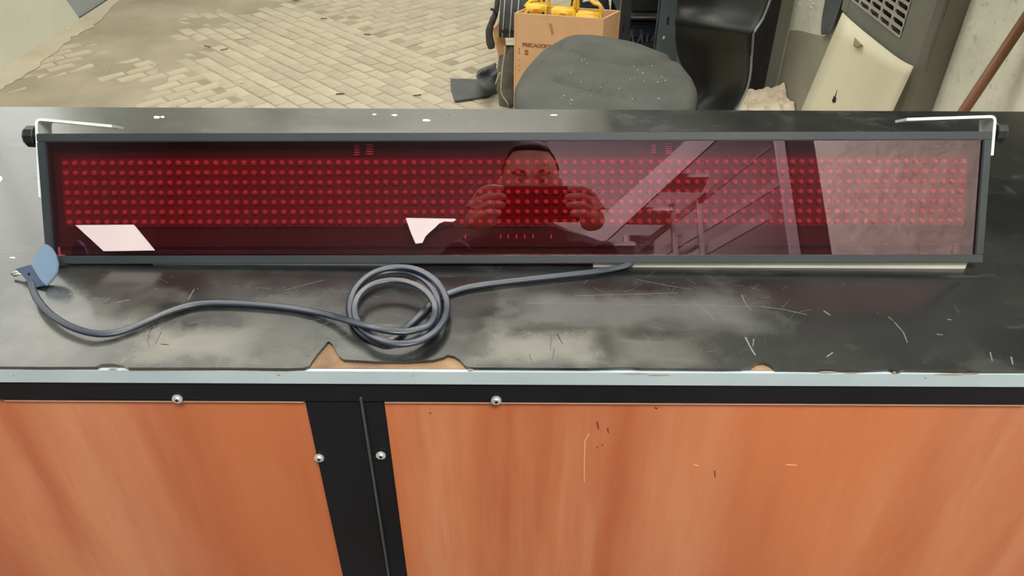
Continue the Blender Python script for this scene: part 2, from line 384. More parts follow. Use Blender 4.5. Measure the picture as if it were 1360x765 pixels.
# concrete kerb along the left wall
kb = bmesh.new()
kq = [PZ(u, v_, 0) for u, v_ in [(-20, 131), (2, 119), (9.5, 114), (31, 103), (45, 93), (62, 78), (80, 63), (97, 49), (110, 43), (123, 36), (135, 25), (148, 12), (160, 0)]]
kp = [V((kq[0].x, 1.2, .001))]
for a, b in zip(kq, kq[1:]):
    for t in (0, .33, .66): c = a.lerp(b, t); kp.append(V((c.x + random.uniform(-.015, .012), c.y, .001)))
kp = [V((XL, 1.2, .001))] + kp + [V((kq[-1].x, 5.6, .001)), V((XL, 5.6, .001))]
prism(kb, kp, (0, 0, -.02))
tag(build('trim_2', kb, m_curb), kind='structure')

# ---- pavers: a wide band of diagonal rows between two fields laid the other way
EL = V((cos(R(-46)), sin(R(-46)), 0)); ES = V((-EL.y, EL.x, 0))
sB = PZ(575, 76, 0).dot(ES); sC = PZ(262, 92, 0).dot(ES)
PL, PW, J = .142, .079, .0055
def paver_bm(seed, bm=None, mtx=None):
    rnd = random.Random(seed); own = bm is None
    if own: bm = bmesh.new()
    x, y = PL / 2 - J / 2, PW / 2 - J / 2; z0, z1, c = -.03, 0, .004
    j = [(rnd.uniform(-.0025, .0025), rnd.uniform(-.0025, .0025)) for _ in range(4)]
    cs = [(-x, -y), (x, -y), (x, y), (-x, y)]
    lo = [(a + p, b + q, z0) for (a, b), (p, q) in zip(cs, j)]; mi = [(a, b, z1 - c) for a, b, _ in lo]
    hi = [(a - c * (1 if a > 0 else -1), b - c * (1 if b > 0 else -1), z1 + rnd.uniform(-.001, .001)) for a, b, _ in lo]
    T = mtx or M.Identity(4)
    v = [[bm.verts.new(T @ V(p)) for p in r] for r in (lo, mi, hi)]
    for r in range(2):
        for i in range(4): bm.faces.new([v[r][i], v[r][(i+1) % 4], v[r+1][(i+1) % 4], v[r+1][i]])
    bm.faces.new(v[2])
    return bm
cells = []
for fld in 'AB':
    ex, ey = (EL, ES) if fld == 'A' else (ES, EL)
    for i in range(-90, 110):
        for k in range(-60, 80):
            c = ex * ((k + (.5 if i % 2 else 0)) * PL) + ey * (i * PW)
            if not (-2.52 < c.x < 2.3 and 1.15 < c.y < 6.6): continue
            s = c.dot(ES)
            inA = sC < s < sB
            if inA != (fld == 'A'): continue
            if fld == 'B' and (abs(s - sB) < PL * .45 and s < sB + PW * .5 or s > sC - PW * .5 and s < sB): continue
            if c.x > XR - .1 or (c.y > 3.5 and c.x > .4): continue
            cells.append((c, fld))
from mathutils import noise as mn
def toppix(c):
    d = c - CAM; Z = d.dot(FW); return 680 + F * d.x / Z, 382.5 - F * d.dot(UP) / Z
def ptop(c):
    n = mn.noise(V((c.x * 1.1 + 3, c.y * 1.1, 0))) + .5 * mn.noise(V((c.x * 3.3, c.y * 3.3, 4)))
    left = max(0, min(1, (-1.05 - c.x) / .7)) * .95
    return -.0005 - .006 * max(0, n * 1.1 + left) + random.uniform(-.001, .0006)
def zrot(fld): return math.atan2(EL.y, EL.x) if fld == 'A' else math.atan2(ES.y, ES.x)
vis = []
rest = []
for c, f in cells:
    u, v_ = toppix(c)
    (vis if (-25 < u < 690 and -8 < v_ < 152) else rest).append((c, f, u, v_))
vis.sort(key=lambda t: (t[0] - CAM).length)
meshes = []
for s in range(10):
    b_ = paver_bm(s + 1); me = bpy.data.meshes.new('paver'); bmesh.ops.recalc_face_normals(b_, faces=b_.faces); b_.to_mesh(me); b_.free(); me.materials.append(m_paver); meshes.append(me)
for c, f, *_ in vis[:300]:
    o = bpy.data.objects.new('paver', random.choice(meshes)); COL.objects.link(o); o.parent = floor
    o.location = (c.x, c.y, ptop(c)); o.rotation_euler = (random.uniform(-.006, .006), random.uniform(-.006, .006), zrot(f) + random.uniform(-.015, .015))
bm = bmesh.new()
for n_, (c, f, *_) in enumerate(vis[300:] + rest):
    paver_bm(n_ + 50, bm, M.Translation((c.x, c.y, ptop(c))) @ M.Rotation(zrot(f) + random.uniform(-.015, .015), 4, 'Z'))
o = build('distant_paver', bm, m_paver, floor); o['kind'] = 'stuff'
# grit lying about on the paving
bm = bmesh.new()
for (u, v_, r) in [(320, 109, .010), (70, 77, .008), (84, 77, .007), (91, 68, .007), (73, 72, .006), (110, 26, .012), (89, 38, .01)]:
    p = PZ(u, v_, .004); bmesh.ops.create_icosphere(bm, subdivisions=1, radius=r * .7, matrix=M.Translation(p) @ M.Diagonal((1.3, .8, .5, 1)))
o = build('grit', bm, mat('grit', (.7, .66, .55), .8), floor); o['kind'] = 'stuff'
bm = bmesh.new()
for (u, v_, a) in [(298, 66, .6), (275, 62, -.5), (393, 1, .2), (488, 46, -.3), (554, 127, .3), (452, 125, .2), (430, 25, .1)]:
    p = PZ(u, v_, .003); bx(bm, (-.02, -.003, 0), (.02, .003, .004), 0, M.Translation(p) @ M.Rotation(a, 4, 'Z'))
o = build('twig', bm, mat('twig', (.07, .06, .04), .9), floor); o['kind'] = 'stuff'

# ================================================================ COUNTER
ZC = .95; ZB = .9465
YF = PZ(680, 489.5, ZC).y; YBK = PZ(680, 145, ZC).y
X0, X1 = -1.35, 1.26
ct = thing('counter', (0, (YF + YBK) / 2, 0), 'long black counter with worn glossy top, pale edge band and orange plywood panels', 'counter')
box('top_board', (X0, YF + .003, ZB - .02), (X1, YBK - .002, ZB), m_board, ct)
# black sheet covering with the chipped front edge
front = [(-60, 486.5), (60, 487), (128, 487), (134, 484), (150, 483), (164, 485), (170, 488), (300, 488), (380, 489), (404, 488), (411, 485), (414, 480), (421, 470), (430, 460), (436, 453), (441, 456), (446, 465), (450, 472), (456, 477), (500, 479.5), (540, 480), (575, 478), (590, 474), (595, 471), (604, 473), (611, 478), (617, 485), (624, 488), (780, 489), (812, 488), (830, 487), (850, 489), (960, 490), (985, 489), (998, 487), (1006, 482), (1014, 481), (1022, 484), (1030, 490), (1140, 491), (1180, 490), (1192, 493), (1200, 491), (1300, 492), (1420, 492.5)]
fp = [PZ(u, v_ + random.uniform(-.4, .4), ZC) for u, v_ in front]
fp = [V((X0, YF, ZC))] + [p for p in fp if X0 < p.x < X1] + [V((X1, YF, ZC))]
bm = bmesh.new(); prism(bm, fp + [V((X1, YBK, ZC)), V((X0, YBK, ZC))], (0, 0, -(ZC - ZB)))
lino = build('black_top_sheet', bm, m_lino, ct); tag(lino, 'glossy black sheet, scratched and chipped at the front')
bm = bmesh.new(); bx(bm, (X0, YF - .0005, ZB - .0155), (X1, YF + .0028, ZB - .0002), .0003)
tag(build('edge_band', bm, m_edge, ct), 'pale blue-white edge band with brown chips')
bm = bmesh.new()
for u, v_, L_, h_ in [(842, 496, 38, 2.2), (875, 498, 30, 2.5), (1100, 494, 24, 2.5), (1130, 495, 20, 1.4), (1188, 495, 6, 5), (1262, 497, 42, 3), (1290, 496, 20, 2), (150, 490, 14, 2.4), (196, 491, 26, 1.2), (625, 491, 8, 3), (370, 498, 5, 2), (18, 499, 3, 2), (1229, 502, 4, 2), (548, 499, 3, 2)]:
    n = 9; top = []; bot = []
    for i in range(n):
        t = i / (n - 1); uu = u - L_ / 2 + L_ * t; e = max(.15, sin(pi * t)) * h_ * random.uniform(.6, 1) / 2
        top.append(PY(uu, v_ - e, YF - .0005)); bot.append(PY(uu, v_ + e, YF - .0005))
    prism(bm, top + bot[::-1], (0, -.0003, 0))
o = build('bare_chip', bm, mat('chip_brown', (.42, .34, .25), .8, (.30, .22, .15), 80, 3), ct); o['kind'] = 'stuff'
# steel frame of the front
YP = YF + .002
zr0 = ZB - .0155; zr1 = PY(680, 535.5, YP).z
xl = PY(405, 535, YP).x; xr_ = PY(510, 537, YP).x; xs = PY(481, 535, YP).x
tag(box('top_rail', (X0, YP, zr1), (X1, YP + .03, zr0), m_steel, ct, .0015), 'black steel rail under the edge band')
box('left_post_rail', (xl, YP, .02), (xs - .0015, YP + .03, zr1), m_steel, ct, .001).name = 'post'
box('post', (xs + .0012, YP + .001, .02), (xr_, YP + .03, zr1), m_steel, ct, .001)
tag(box('seam_strip', (xs - .0012, YP - .0022, .02), (xs + .0008, YP + .004, zr1 + .007), mat('seam', (.05, .055, .06), .4), ct), 'thin raised seam down the black post')
box('end_post', (X0, YP, .02), (X0 + .04, YP + .03, zr1), m_steel, ct)
box('end_post', (X1 - .04, YP, .02), (X1, YP + .03, zr1), m_steel, ct)
box('bottom_rail', (X0 + .04, YP + .002, .02), (X1 - .04, YP + .028, .07), m_steel, ct)
tag(box('plywood_panel', (X0 + .03, YP + .003, .05), (xl + .012, YP + .009, zr1 + .004), m_ply, ct), 'left orange plywood panel')
tag(box('plywood_panel', (xr_ - .012, YP + .003, .05), (X1 - .03, YP + .009, zr1 + .004), m_ply, ct), 'right orange plywood panel')
# light arris lines where the panels meet the rail, scratches on the right panel
bm = bmesh.new()
for a, b in [((8, 532.0), (404, 535.2)), ((512, 537.6), (1358, 540.4))]:
    p, q = PY(*a, YP + .002), PY(*b, YP + .002); bx(bm, (p.x, YP + .0005, zr1 - .0012), (q.x, YP + .004, zr1 - .0004))
build('panel_edge', bm, mat('arris', (.50, .30, .22), .6), ct)
bm = bmesh.new()
def scr(pts, w_, y):
    P = [PY(u, v_, y) for u, v_ in pts]
    for a, b in zip(P, P[1:]):
        d = (b - a).normalized(); n_ = V((-d.z, 0, d.x)) * w_
        prism(bm, [a - n_, b - n_ * .8, b + n_ * .8, a + n_], (0, -.0003, 0))
ys = YP + .003
scr([(782, 576), (777, 585), (776, 610), (776, 640)], .0004, ys); scr([(1044, 617), (1058, 618)], .0003, ys); scr([(921, 617), (929, 619)], .0003, ys)
o = build('pale_scratch', bm, mat('pale_scratch', (.80, .42, .22), .6), ct); o['kind'] = 'stuff'
bm = bmesh.new()
scr([(793, 560), (795, 570)], .0008, ys); scr([(807, 568), (808, 575)], .0006, ys); scr([(800, 590), (801, 592)], .0006, ys); scr([(793, 593), (794, 595)], .0005, ys); scr([(949, 625), (950, 634)], .0006, ys); scr([(870, 541), (873, 543)], .0009, ys); scr([(570, 548), (573, 549)], .0006, ys)
o = build('dark_nick', bm, mat('dark_nick', (.16, .03, .012), .6), ct); o['kind'] = 'stuff'
# screws: washer, head, dark socket
def screw(u, v_, y):
    p = PY(u, v_, y); e = bpy.data.objects.new('screw', None)
    bm = bmesh.new(); cyl(bm, (p.x, y, p.z), (p.x, y - .0018, p.z), .0047, 20); cyl(bm, (p.x, y - .0018, p.z), (p.x, y - .0032, p.z), .0036, 20, .0030)
    o = build('screw', bm, m_screw, ct, False); tag(o, 'white zinc screw with washer')
    bm = bmesh.new(); cyl(bm, (p.x + .0002, y - .0026, p.z), (p.x + .0002, y - .0035, p.z), .0017, 6)
    build('socket', bm, m_gap, o)
for s_ in [(236, 529), (659, 531), (424, 607.5), (506, 604)]: screw(*s_, YP)
# scratches and scuffs on the black sheet
bm = bmesh.new()
def tscr(pts, w_):
    P = [PZ(u, v_, ZC) for u, v_ in pts]; w_ *= .4
    for a, b in zip(P, P[1:]):
        d = (b - a).normalized(); n_ = V((-d.y, d.x, 0)) * w_
        prism(bm, [a - n_, b - n_ * .7, b + n_ * .7, a + n_], (0, 0, .0002))
for pts, w_ in [([(762, 393), (830, 391), (900, 389)], .0004), ([(700, 403), (800, 404), (900, 405), (1005, 407)], .0005), ([(1010, 407), (1040, 411), (1072, 418)], .0007), ([(845, 371), (880, 378), (920, 385)], .0004), ([(920, 400), (936, 412), (950, 425)], .0008), ([(985, 392), (992, 407), (999, 412)], .0009), ([(1188, 428), (1200, 442), (1205, 455)], .0012), ([(1180, 421), (1186, 426)], .0010), ([(990, 448), (997, 462), (1003, 472)], .0022), ([(1001, 450), (1000, 460)], .0012), ([(1094, 413), (1103, 419)], .0018), ([(1098, 474), (1106, 468)], .0018), ([(1244, 444), (1252, 445)], .0012), ([(1343, 474), (1345, 484)], .0018), ([(1315, 468), (1318, 480)], .0013), ([(1258, 424), (1264, 425)], .0014), ([(250, 398), (258, 384)], .0010), ([(130, 405), (140, 400), (146, 396)], .0006), ([(155, 402), (172, 398)], .0010), ([(90, 392), (105, 384)], .0008), ([(330, 440), (420, 425), (450, 420)], .0003), ([(405, 440), (470, 415)], .0004), ([(380, 385), (430, 372)], .0004), ([(200, 420), (206, 436)], .0005), ([(750, 437), (760, 441), (768, 452)], .0004)]: tscr(pts, w_)
for _ in range(110):
    u = random.choice([random.gauss(860, 90), random.gauss(350, 90), random.gauss(960, 50)]); v_ = random.uniform(365, 478); a = random.uniform(-1.2, 1.2); L_ = random.uniform(3, 22)
    tscr([(u, v_), (u + L_ * cos(a), v_ + L_ * sin(a) * .6)], random.uniform(.00008, .0002))
for _ in range(60):
    u = random.uniform(20, 1340); v_ = random.uniform(365, 482); tscr([(u, v_), (u + random.uniform(1, 2.5), v_ + random.uniform(-.5, .6))], random.uniform(.0002, .0006))
o = build('scratch', bm, mat('scratch', (.15, .16, .145), .5), ct); o['kind'] = 'stuff'
bm = bmesh.new()
for (u, v_, a, b) in [(208, 156, 5, 1.8), (216, 155.5, 3, 1.2), (0, 238, 4, 4), (497, 140 + 12, 3, 1), (524, 153, 4, 1.2), (566, 160, 6, 1.5), (17, 342.5, 4, 1), (735, 153, 6, .8)]:
    prism(bm, [PZ(u + a * cos(t * pi / 5) * random.uniform(.7, 1.1), v_ + b * sin(t * pi / 5) * random.uniform(.7, 1.1), ZC) for t in range(10)], (0, 0, .0004))
o = build('paint_speck', bm, mat('paint_speck', (.75, .76, .72), .6), ct); o['kind'] = 'stuff'
bm = bmesh.new()
for pts, w_ in [([(200, 438), (196, 452), (198, 460)], .0004), ([(215, 440), (206, 458)], .0004), ([(732, 447), (731, 466)], .0006), ([(740, 444), (747, 457)], .0009), ([(736, 462), (734, 478)], .0005), ([(703, 470), (707, 482)], .0005), ([(200, 437), (208, 434)], .0012), ([(214, 457), (224, 458)], .0012)]: tscr(pts, w_)
o = build('dark_mark', bm, m_gap, ct); o['kind'] = 'stuff'
# ================================================================ LED SIGN
def sbox(name, a, b, m, parent, bev=0):
    bm = bmesh.new(); bx(bm, a, b, bev, SM); return build(name, bm, m, parent)
sg = thing('led_sign', tuple(S(0, 0, -.02)), 'long red-fronted dot matrix display sign in a dark metal frame on the counter', 'sign')
hw = SW / 2; BT = .0085; BB = .0085; BL = .0085
DEP = .032
sbox('frame_top', (-hw, SH - BT, -.010), (hw, SH, 0), m_bezel, sg, .0008)
sbox('frame_bottom', (-hw, 0, -.004), (hw, BB, 0), m_bezel, sg, .0008)
sbox('frame_side', (-hw, BB, -.010), (-hw + BL, SH - BT, 0), m_bezel, sg, .0008)
sbox('frame_side', (hw - BL, BB, -.010), (hw, SH - BT, 0), m_bezel, sg, .0008)
bm = bmesh.new()   # housing: an open tray behind the frame
hb = .017
bx(bm, (-hw + .003, hb, -DEP), (hw - .003, SH - .002, -DEP + .0015), 0, SM)
bx(bm, (-hw + .003, hb, -DEP), (hw - .003, hb + .0015, -.012), 0, SM)
bx(bm, (-hw + .003, SH - .004, -DEP), (hw - .003, SH - .0025, -.012), 0, SM)
bx(bm, (-hw + .003, hb, -DEP), (-hw + .0045, SH - .002, -.012), 0, SM)
bx(bm, (hw - .0045, hb, -DEP), (hw - .003, SH - .002, -.012), 0, SM)
build('housing', bm, m_hous, sg)
pane = sbox('red_pane', (-hw + BL - .001, BB - .001, -.0055), (hw - BL + .001, SH - BT + .001, -.003), m_acr, sg)
tag(pane, 'dark red glossy acrylic pane')
# matrix: 7 rows of dots; column pitch read from the photo
a0, b0 = PS(85, 217, -.011); a1, b1 = PS(1281, 216, -.011); c0, d0 = PS(92, 295.5, -.011)
ncol = 96; px_ = (a1 - a0) / (ncol - 1); py_ = (b0 - d0) / 6
board = sbox('matrix_board', (a0 - px_ * .55, d0 - py_ * .5, -.0165), (a1 + px_ * .55, b0 + py_ * .5, -.0145), m_pcb, sg)
sbox('back_board', (-hw + .006, .009, -.018), (hw - .006, SH - .006, -.017), m_pcb2, sg)
bm = bmesh.new()
for r in range(7):
    for c in range(ncol):
        x = a0 + px_ * c; u = d0 + py_ * r
        ring = [(3.0, -.0145), (2.85, -.0125), (1.9, -.0112), ]
        prev = None
        for rr, n in ring:
            cur = [bm.verts.new(S(x + rr * .001 * cos(2 * pi * k / 8), u + rr * .001 * sin(2 * pi * k / 8), n)) for k in range(8)]
            if prev:
                for k in range(8): bm.faces.new([prev[k], prev[(k+1) % 8], cur[(k+1) % 8], cur[k]])
            prev = cur
        bm.faces.new(prev)
o = build('led_dots', bm, m_led, sg, True); o['kind'] = 'stuff'
bm = bmesh.new()
for (u, v0, n) in [(474, 193, 5), (491, 192, 5), (868, 193, 4), (888, 191, 5)]:
    for k in range(n):
        x, y = PS(u, v0 + k * 3.1, -.014); w_ = .0034 if u in (491, 888) else .0024
        bx(bm, (x - w_, y - .0004, -.0150), (x + w_, y + .0004, -.0140), 0, SM)
for u in (618, 665, 675, 686, 697, 708, 732):
    x, y = PS(u, 314, -.014); bx(bm, (x - .0005, y - .002, -.0150), (x + .0005, y + .002, -.0140), 0, SM)
o = build('solder_pins', bm, m_pin, sg); o['kind'] = 'stuff'
# angle brackets with knobs: strip bent over the top corner of each side
def bracket(side, arm_tip, corner, low_end, knob):
    n0, n1 = -.004, -.028
    pts = [arm_tip, corner, low_end]
    P = [PS(*p) for p in pts]; t = .0027
    (ax, au), (cx, cu), (lx, lu) = P
    s = 1 if side > 0 else -1
    path = [V((ax, au, 0))]
    rr = .0055
    d1_ = (V((ax, au, 0)) - V((cx, cu, 0))).normalized(); d2_ = (V((lx, lu, 0)) - V((cx, cu, 0))).normalized()
    c_ = V((cx, cu, 0))
    for k in range(7):
        q = k / 6; path.append((c_ + d1_ * rr) * (1 - q) ** 2 + c_ * 2 * q * (1 - q) + (c_ + d2_ * rr) * q * q)
    path.append(V((lx, lu, 0)))
    bm = bmesh.new(); outer = []; inner = []
    for i, p in enumerate(path):
        d = (path[min(i+1, len(path)-1)] - path[max(i-1, 0)]).normalized(); nrm = V((-d.y, d.x, 0)) * t / 2
        outer.append(p + nrm); inner.append(p - nrm)
    loop = outer + inner[::-1]
    prism(bm, [S(p.x, p.y, n0) for p in loop], SN * (n1 - n0))
    o = build('bracket', bm, m_brk, sg)
    tag(o, 'white metal angle bracket with a black knob on the %s end' % ('right' if s > 0 else 'left'))
    kx, ku = PS(*knob)
    bm = bmesh.new(); base = lx if abs(lx) > abs(cx) else cx
    xk = cx * .5 + lx * .5
    nk = -.014
    cyl(bm, S(xk, ku, nk), S(xk + s * .004, ku, nk), .008, 20)
    ring = []
    for (dx, r) in ((.004, .0100), (.005, .0108), (.013, .0108), (.0155, .0090), (.016, .0060)):
        ring.append([bm.verts.new(S(xk + s * dx, ku + r * (1 + .06 * (k % 2)) * cos(2*pi*k/20), nk + r * (1 + .06 * (k % 2)) * sin(2*pi*k/20))) for k in range(20)])
    for i in range(len(ring) - 1):
        for k in range(20): bm.faces.new([ring[i][k], ring[i][(k+1) % 20], ring[i+1][(k+1) % 20], ring[i+1][k]])
    bm.faces.new(ring[0]); bm.faces.new(ring[-1])
    build('knob', bm, m_knob, o)
bracket(-1, (146, 167), (44.5, 157.5), (49.5, 262), (40, 180))
bracket(1, (1207, 158), (1325.5, 154), (1321, 206), (1333, 174))
# pale strips painting the light reflected in the gap under the sign
def gap_strip(u0, u1):
    bm = bmesh.new()
    xa, xb = PS(u0, 345)[0], PS(u1, 343)[0]
    pa, pb = S(xa, 0, -.002), S(xb, 0, -.002)
    v = [(pa.x, pa.y + .002, ZC), (pb.x, pb.y + .002, ZC), (pb.x, pb.y + .002, pb.z), (pa.x, pa.y + .002, pa.z)]
    prism(bm, v, (0, .006, 0)); return build('gap_reflection', bm, m_gaplight, sg)
gap_strip(200, 528); gap_strip(789, 1289)
# bright openings mirrored in the pane, painted as thin white patches
def glint(pix, label):
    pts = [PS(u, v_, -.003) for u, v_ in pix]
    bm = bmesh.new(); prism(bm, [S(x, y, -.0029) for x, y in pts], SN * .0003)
    tag(build('pane_reflection', bm, m_glint), label, 'paper')  # painted daylight reflections, no real paper on the pane
glint([(100.5, 299), (178, 298.5), (206, 332.5), (138, 333.5)], 'mirrored daylight painted as a white slanted scrap at the lower left corner of the red pane')
glint([(539, 289.5), (604, 290.5), (606, 292), (601, 294.5), (590, 294), (583, 297), (577, 303), (571, 308), (565, 314), (561, 322.5), (552, 323.5), (545, 307)], 'mirrored daylight painted as a small white scrap on the red pane above the cable coil')

# ================================================================ POWER CORD
cordp = [(842, 345, .008), (834, 352, .006), (815, 357, .004), (790, 361, .004), (750, 365.5, .004), (700, 371, .004), (650, 377, .004), (620, 382, .0035), (598, 389, .003), (583, 396, .003), (570, 406, .003), (557, 419, .003), (543, 432, .003)]
rings = [(525, 409, 60, 40), (522, 407, 60, 50), (531, 407, 63, 53), (526, 413, 52, 34), (526, 413, 49, 30)]
def ringat(th):   # clockwise in the picture, starting right
    k = th / (2 * pi); i = min(int(k), len(rings) - 2); t = k - i
    c = [rings[i][j] * (1 - t) + rings[i+1][j] * t for j in range(4)]
    return c[0] + c[2] * cos(th), c[1] + c[3] * sin(th)
th = 1.65
while th < 2 * pi * 3 + .75:
    u, v_ = ringat(th)
    cordp.append((u, v_, .0045 + .0040 * (th - 1.6) / (2 * pi) + .004 * max(0, -sin(th)))); th += .33
cordp += [(556, 437, .016), (538, 440.5, .0165), (515, 439, .018), (490, 434, .018), (465, 426.5, .014), (438, 419, .007), (400, 411.5, .004), (360, 406.5, .004), (320, 403.5, .004), (285, 402.5, .004), (255, 405, .004), (225, 414, .004), (195, 427, .004), (165, 439, .004), (140, 443.5, .005), (115, 441, .007), (90, 432, .008), (68, 418, .009), (52, 401, .010), (44, 386, .011), (41, 375, .013)]
path = smooth_path([PZ(u, v_, ZC + z) for u, v_, z in cordp], 5)
cd_ = thing('power_cord', tuple(PZ(530, 405, ZC)), 'dark blue-grey power cord coiled in front of the sign with a flat blue plug', 'cable')
prof = [(.0034, 0), (.0030, .0014), (.0018, .0019), (0, .0013), (-.0018, .0019), (-.0030, .0014), (-.0034, 0), (-.0030, -.0014), (-.0018, -.0019), (0, -.0013), (.0018, -.0019), (.0030, -.0014)]
bm = bmesh.new(); sweep(bm, path, prof, up=V((0, -.25, 1)).normalized()); build('cable', bm, m_cable, cd_, True)
# plug: tall flat grip, darker body block and two prongs
def PD(u, v_, dist): return CAM + ray(u, v_).normalized() * dist
base = PZ(58, 380, ZC + .002); D0 = (base - CAM).length
g = [(57, 323.5), (63, 325), (69, 330), (74.5, 339), (77.5, 350), (76.5, 361), (71, 370), (62, 380), (57, 379), (41.5, 352), (49, 334)]
def onpl(u, v_, p0, n_): d = ray(u, v_); return CAM + d * ((p0 - CAM).dot(n_) / d.dot(n_))
gn = V((.25, -.75, .55)).normalized()
P = [onpl(u, v_, base, gn) for u, v_ in g]
grip = bmesh.new(); prism(grip, P, -gn * .0045); bmesh.ops.bevel(grip, geom=list(grip.edges), offset=.0008, segments=2, affect='EDGES')
tag(build('plug_grip', grip, m_plug, cd_), 'flat blue fin of the plug')
b4 = [(20, 357.5), (40, 351.5), (58, 379), (47, 382), (39, 377), (28, 364)]
gn2 = V((-.25, -.7, .65)).normalized(); base2 = PZ(56, 381, ZC + .003)
P = [onpl(u, v_, base2, gn2) for u, v_ in b4]
bb = bmesh.new(); prism(bb, P, -gn2 * .006)
pb_ = build('plug_body', bb, m_plugd, cd_)
bb = bmesh.new(); q = onpl(38.5, 364, base2, gn2); cyl(bb, q + gn2 * .0003, q - gn2 * .001, .0016, 12); build('cord_hole', bb, m_gap, pb_)
for du, dv in ((0, 0), (3, 5)):
    a = onpl(23 + du, 360 + dv * .6, base2, gn2) - gn2 * .003; b = onpl(12 + du, 363 + dv * .4, base2, gn2) - gn2 * .003
    tube('prong', [a, b], .0016, m_prong, cd_, 10)

# ================================================================ OFFICE CHAIR
ZS = .60
cc = PZ(805, 105, ZS)
ch = thing('office_chair', (cc.x, cc.y, 0), 'office chair with worn grey fabric seat and curved black plastic back behind the counter', 'chair')
outl = [(692, 152), (686, 132), (683, 112), (689, 95), (704, 76), (725, 57), (750, 43), (778, 39.5), (824, 46), (862, 56), (898, 71), (916, 89), (927, 106), (927, 128), (918, 150), (890, 172), (845, 186), (790, 190), (735, 184), (706, 170)]
op = smooth_path([PZ(u, v_, ZS) for u, v_ in outl] + [PZ(*outl[0], ZS)], 4)[:-1]
cen = sum(op, V()) / len(op)
sea1 = [PZ(u, v_, ZS) for u, v_ in [(690, 92), (745, 58), (780, 75), (805, 83), (842, 88), (866, 84), (900, 72)]]
sea2 = [PZ(u, v_, ZS) for u, v_ in [(690, 120), (745, 110), (786, 121), (860, 136), (920, 142)]]
sea1 = smooth_path(sea1[1:], 5); sea2 = smooth_path(sea2[1:], 5)
def dcur(p, cur): return min((V((p.x, p.y)) - V((c.x, c.y))).length for c in cur)
bm = bmesh.new(); rr = 26; ringv = []
for i in range(1, rr + 1):
    t = i / rr; row = []
    for p in op:
        q = cen.lerp(p, t); z = ZS + .022 * (1 - t ** 3.5) - .010
        if t > .93: z -= .02 * ((t - .93) / .07) ** 2
        g_ = .024 * exp(-(dcur(q, sea1) / .017) ** 2) + .018 * exp(-(dcur(q, sea2) / .016) ** 2)
        row.append(bm.verts.new((q.x, q.y, z - g_ + .004 * mn.noise(V((q.x * 9, q.y * 9, 1))))))
    ringv.append(row)
for k, (sc_, z) in enumerate([(1.0, -.055), (.985, -.075), (.93, -.088), (.0, -.088)]):
    ringv.append([bm.verts.new((cen.x + (p.x - cen.x) * max(sc_, .02), cen.y + (p.y - cen.y) * max(sc_, .02), ZS + z)) for p in op])
n = len(op)
c0_ = bm.verts.new((cen.x, cen.y, ZS + .012))
for k in range(n): bm.faces.new([c0_, ringv[0][k], ringv[0][(k+1) % n]])
for i in range(len(ringv) - 1):
    for k in range(n): bm.faces.new([ringv[i][k], ringv[i][(k+1) % n], ringv[i+1][(k+1) % n], ringv[i+1][k]])
build('seat', bm, m_fab, ch, True)
bm = bmesh.new()
for _ in range(34):
    u, v_ = random.uniform(745, 885), random.uniform(78, 143)
    p = PZ(u, v_, ZS + .012); r = random.uniform(.0009, .0022); bmesh.ops.create_icosphere(bm, subdivisions=1, radius=r, matrix=M.Translation(p) @ M.Rotation(random.random() * 3, 4, 'Z') @ M.Diagonal((1.6, .8, .5, 1)))
o = build('lint', bm, mat('lint', (.6, .6, .54), .9), ch); o['kind'] = 'stuff'
# back shell
rowsd = [(-420, 965, 1135, .10), (-330, 930, 1110, .07), (-200, 905, 1085, .02), (-90, 897, 1052, -.01), (-30, 897, 1035, .0), (0, 899, 1023, .005), (14, 896, 1013, .01), (26, 895, 1005, .03), (34, 895, 1001, .045), (42, 896, 1000, .015), (58, 895, 999, -.02), (76, 899, 998, -.03), (95, 908, 997, -.03), (116, 922, 993, -.02), (132, 922, 986, .0), (146, 918, 979, .03), (170, 905, 955, .07)]
rows = []
for (v_, ul, ur, off) in rowsd:
    r_ = []
    for j in range(11):
        t = j / 10; u = ul + (ur - ul) * t; y = 2.46 - .20 * t + .05 * sin(pi * t) - off * sin(pi * (.15 + .7 * t))
        dv = (t - .3) * 16 if 14 <= v_ <= 60 else 0
        r_.append(PY(u, v_ + dv, y))
    rows.append(r_)
tag(grid_surface('backrest', rows, m_bplast, ch, .014, 2), 'curved black plastic backrest')
rim = smooth_path([r_[-1] for r_ in rows], 2)
bm = bmesh.new(); sweep(bm, rim, circ(.0035, 6)); build('back_rim', bm, m_edgel, ch, True)
bm = bmesh.new(); cyl(bm, (cc.x, cc.y, .10), (cc.x, cc.y, .50), .028, 16); cyl(bm, (cc.x, cc.y, .10), (cc.x, cc.y, .34), .04, 16); build('gas_column', bm, m_bplast, ch, True)
bj = rows[-1][5]
tube('back_arm', [(cc.x + .05, cc.y, .495), (bj.x - .12, bj.y - .03, .485), (bj.x, bj.y + .012, bj.z + .02)], .018, m_bplast, ch, 10, 4)
for k in range(5):
    a = 2 * pi * k / 5 + .3; e = V((cc.x + .29 * cos(a), cc.y + .29 * sin(a), .075))
    bm = bmesh.new(); sweep(bm, [V((cc.x, cc.y, .125)), V((cc.x + .15 * cos(a), cc.y + .15 * sin(a), .11)), e], [(-.02, -.012), (.02, -.012), (.014, .012), (-.014, .012)]); lg = build('leg', bm, m_bplast, ch)
    bm = bmesh.new(); t_ = V((-sin(a), cos(a), 0)) * .02; cyl(bm, V((e.x, e.y, .027)) - t_, V((e.x, e.y, .027)) + t_, .027, 14); cyl(bm, (e.x, e.y, .04), (e.x, e.y, .07), .006, 8); build('caster', bm, m_bplast, lg)

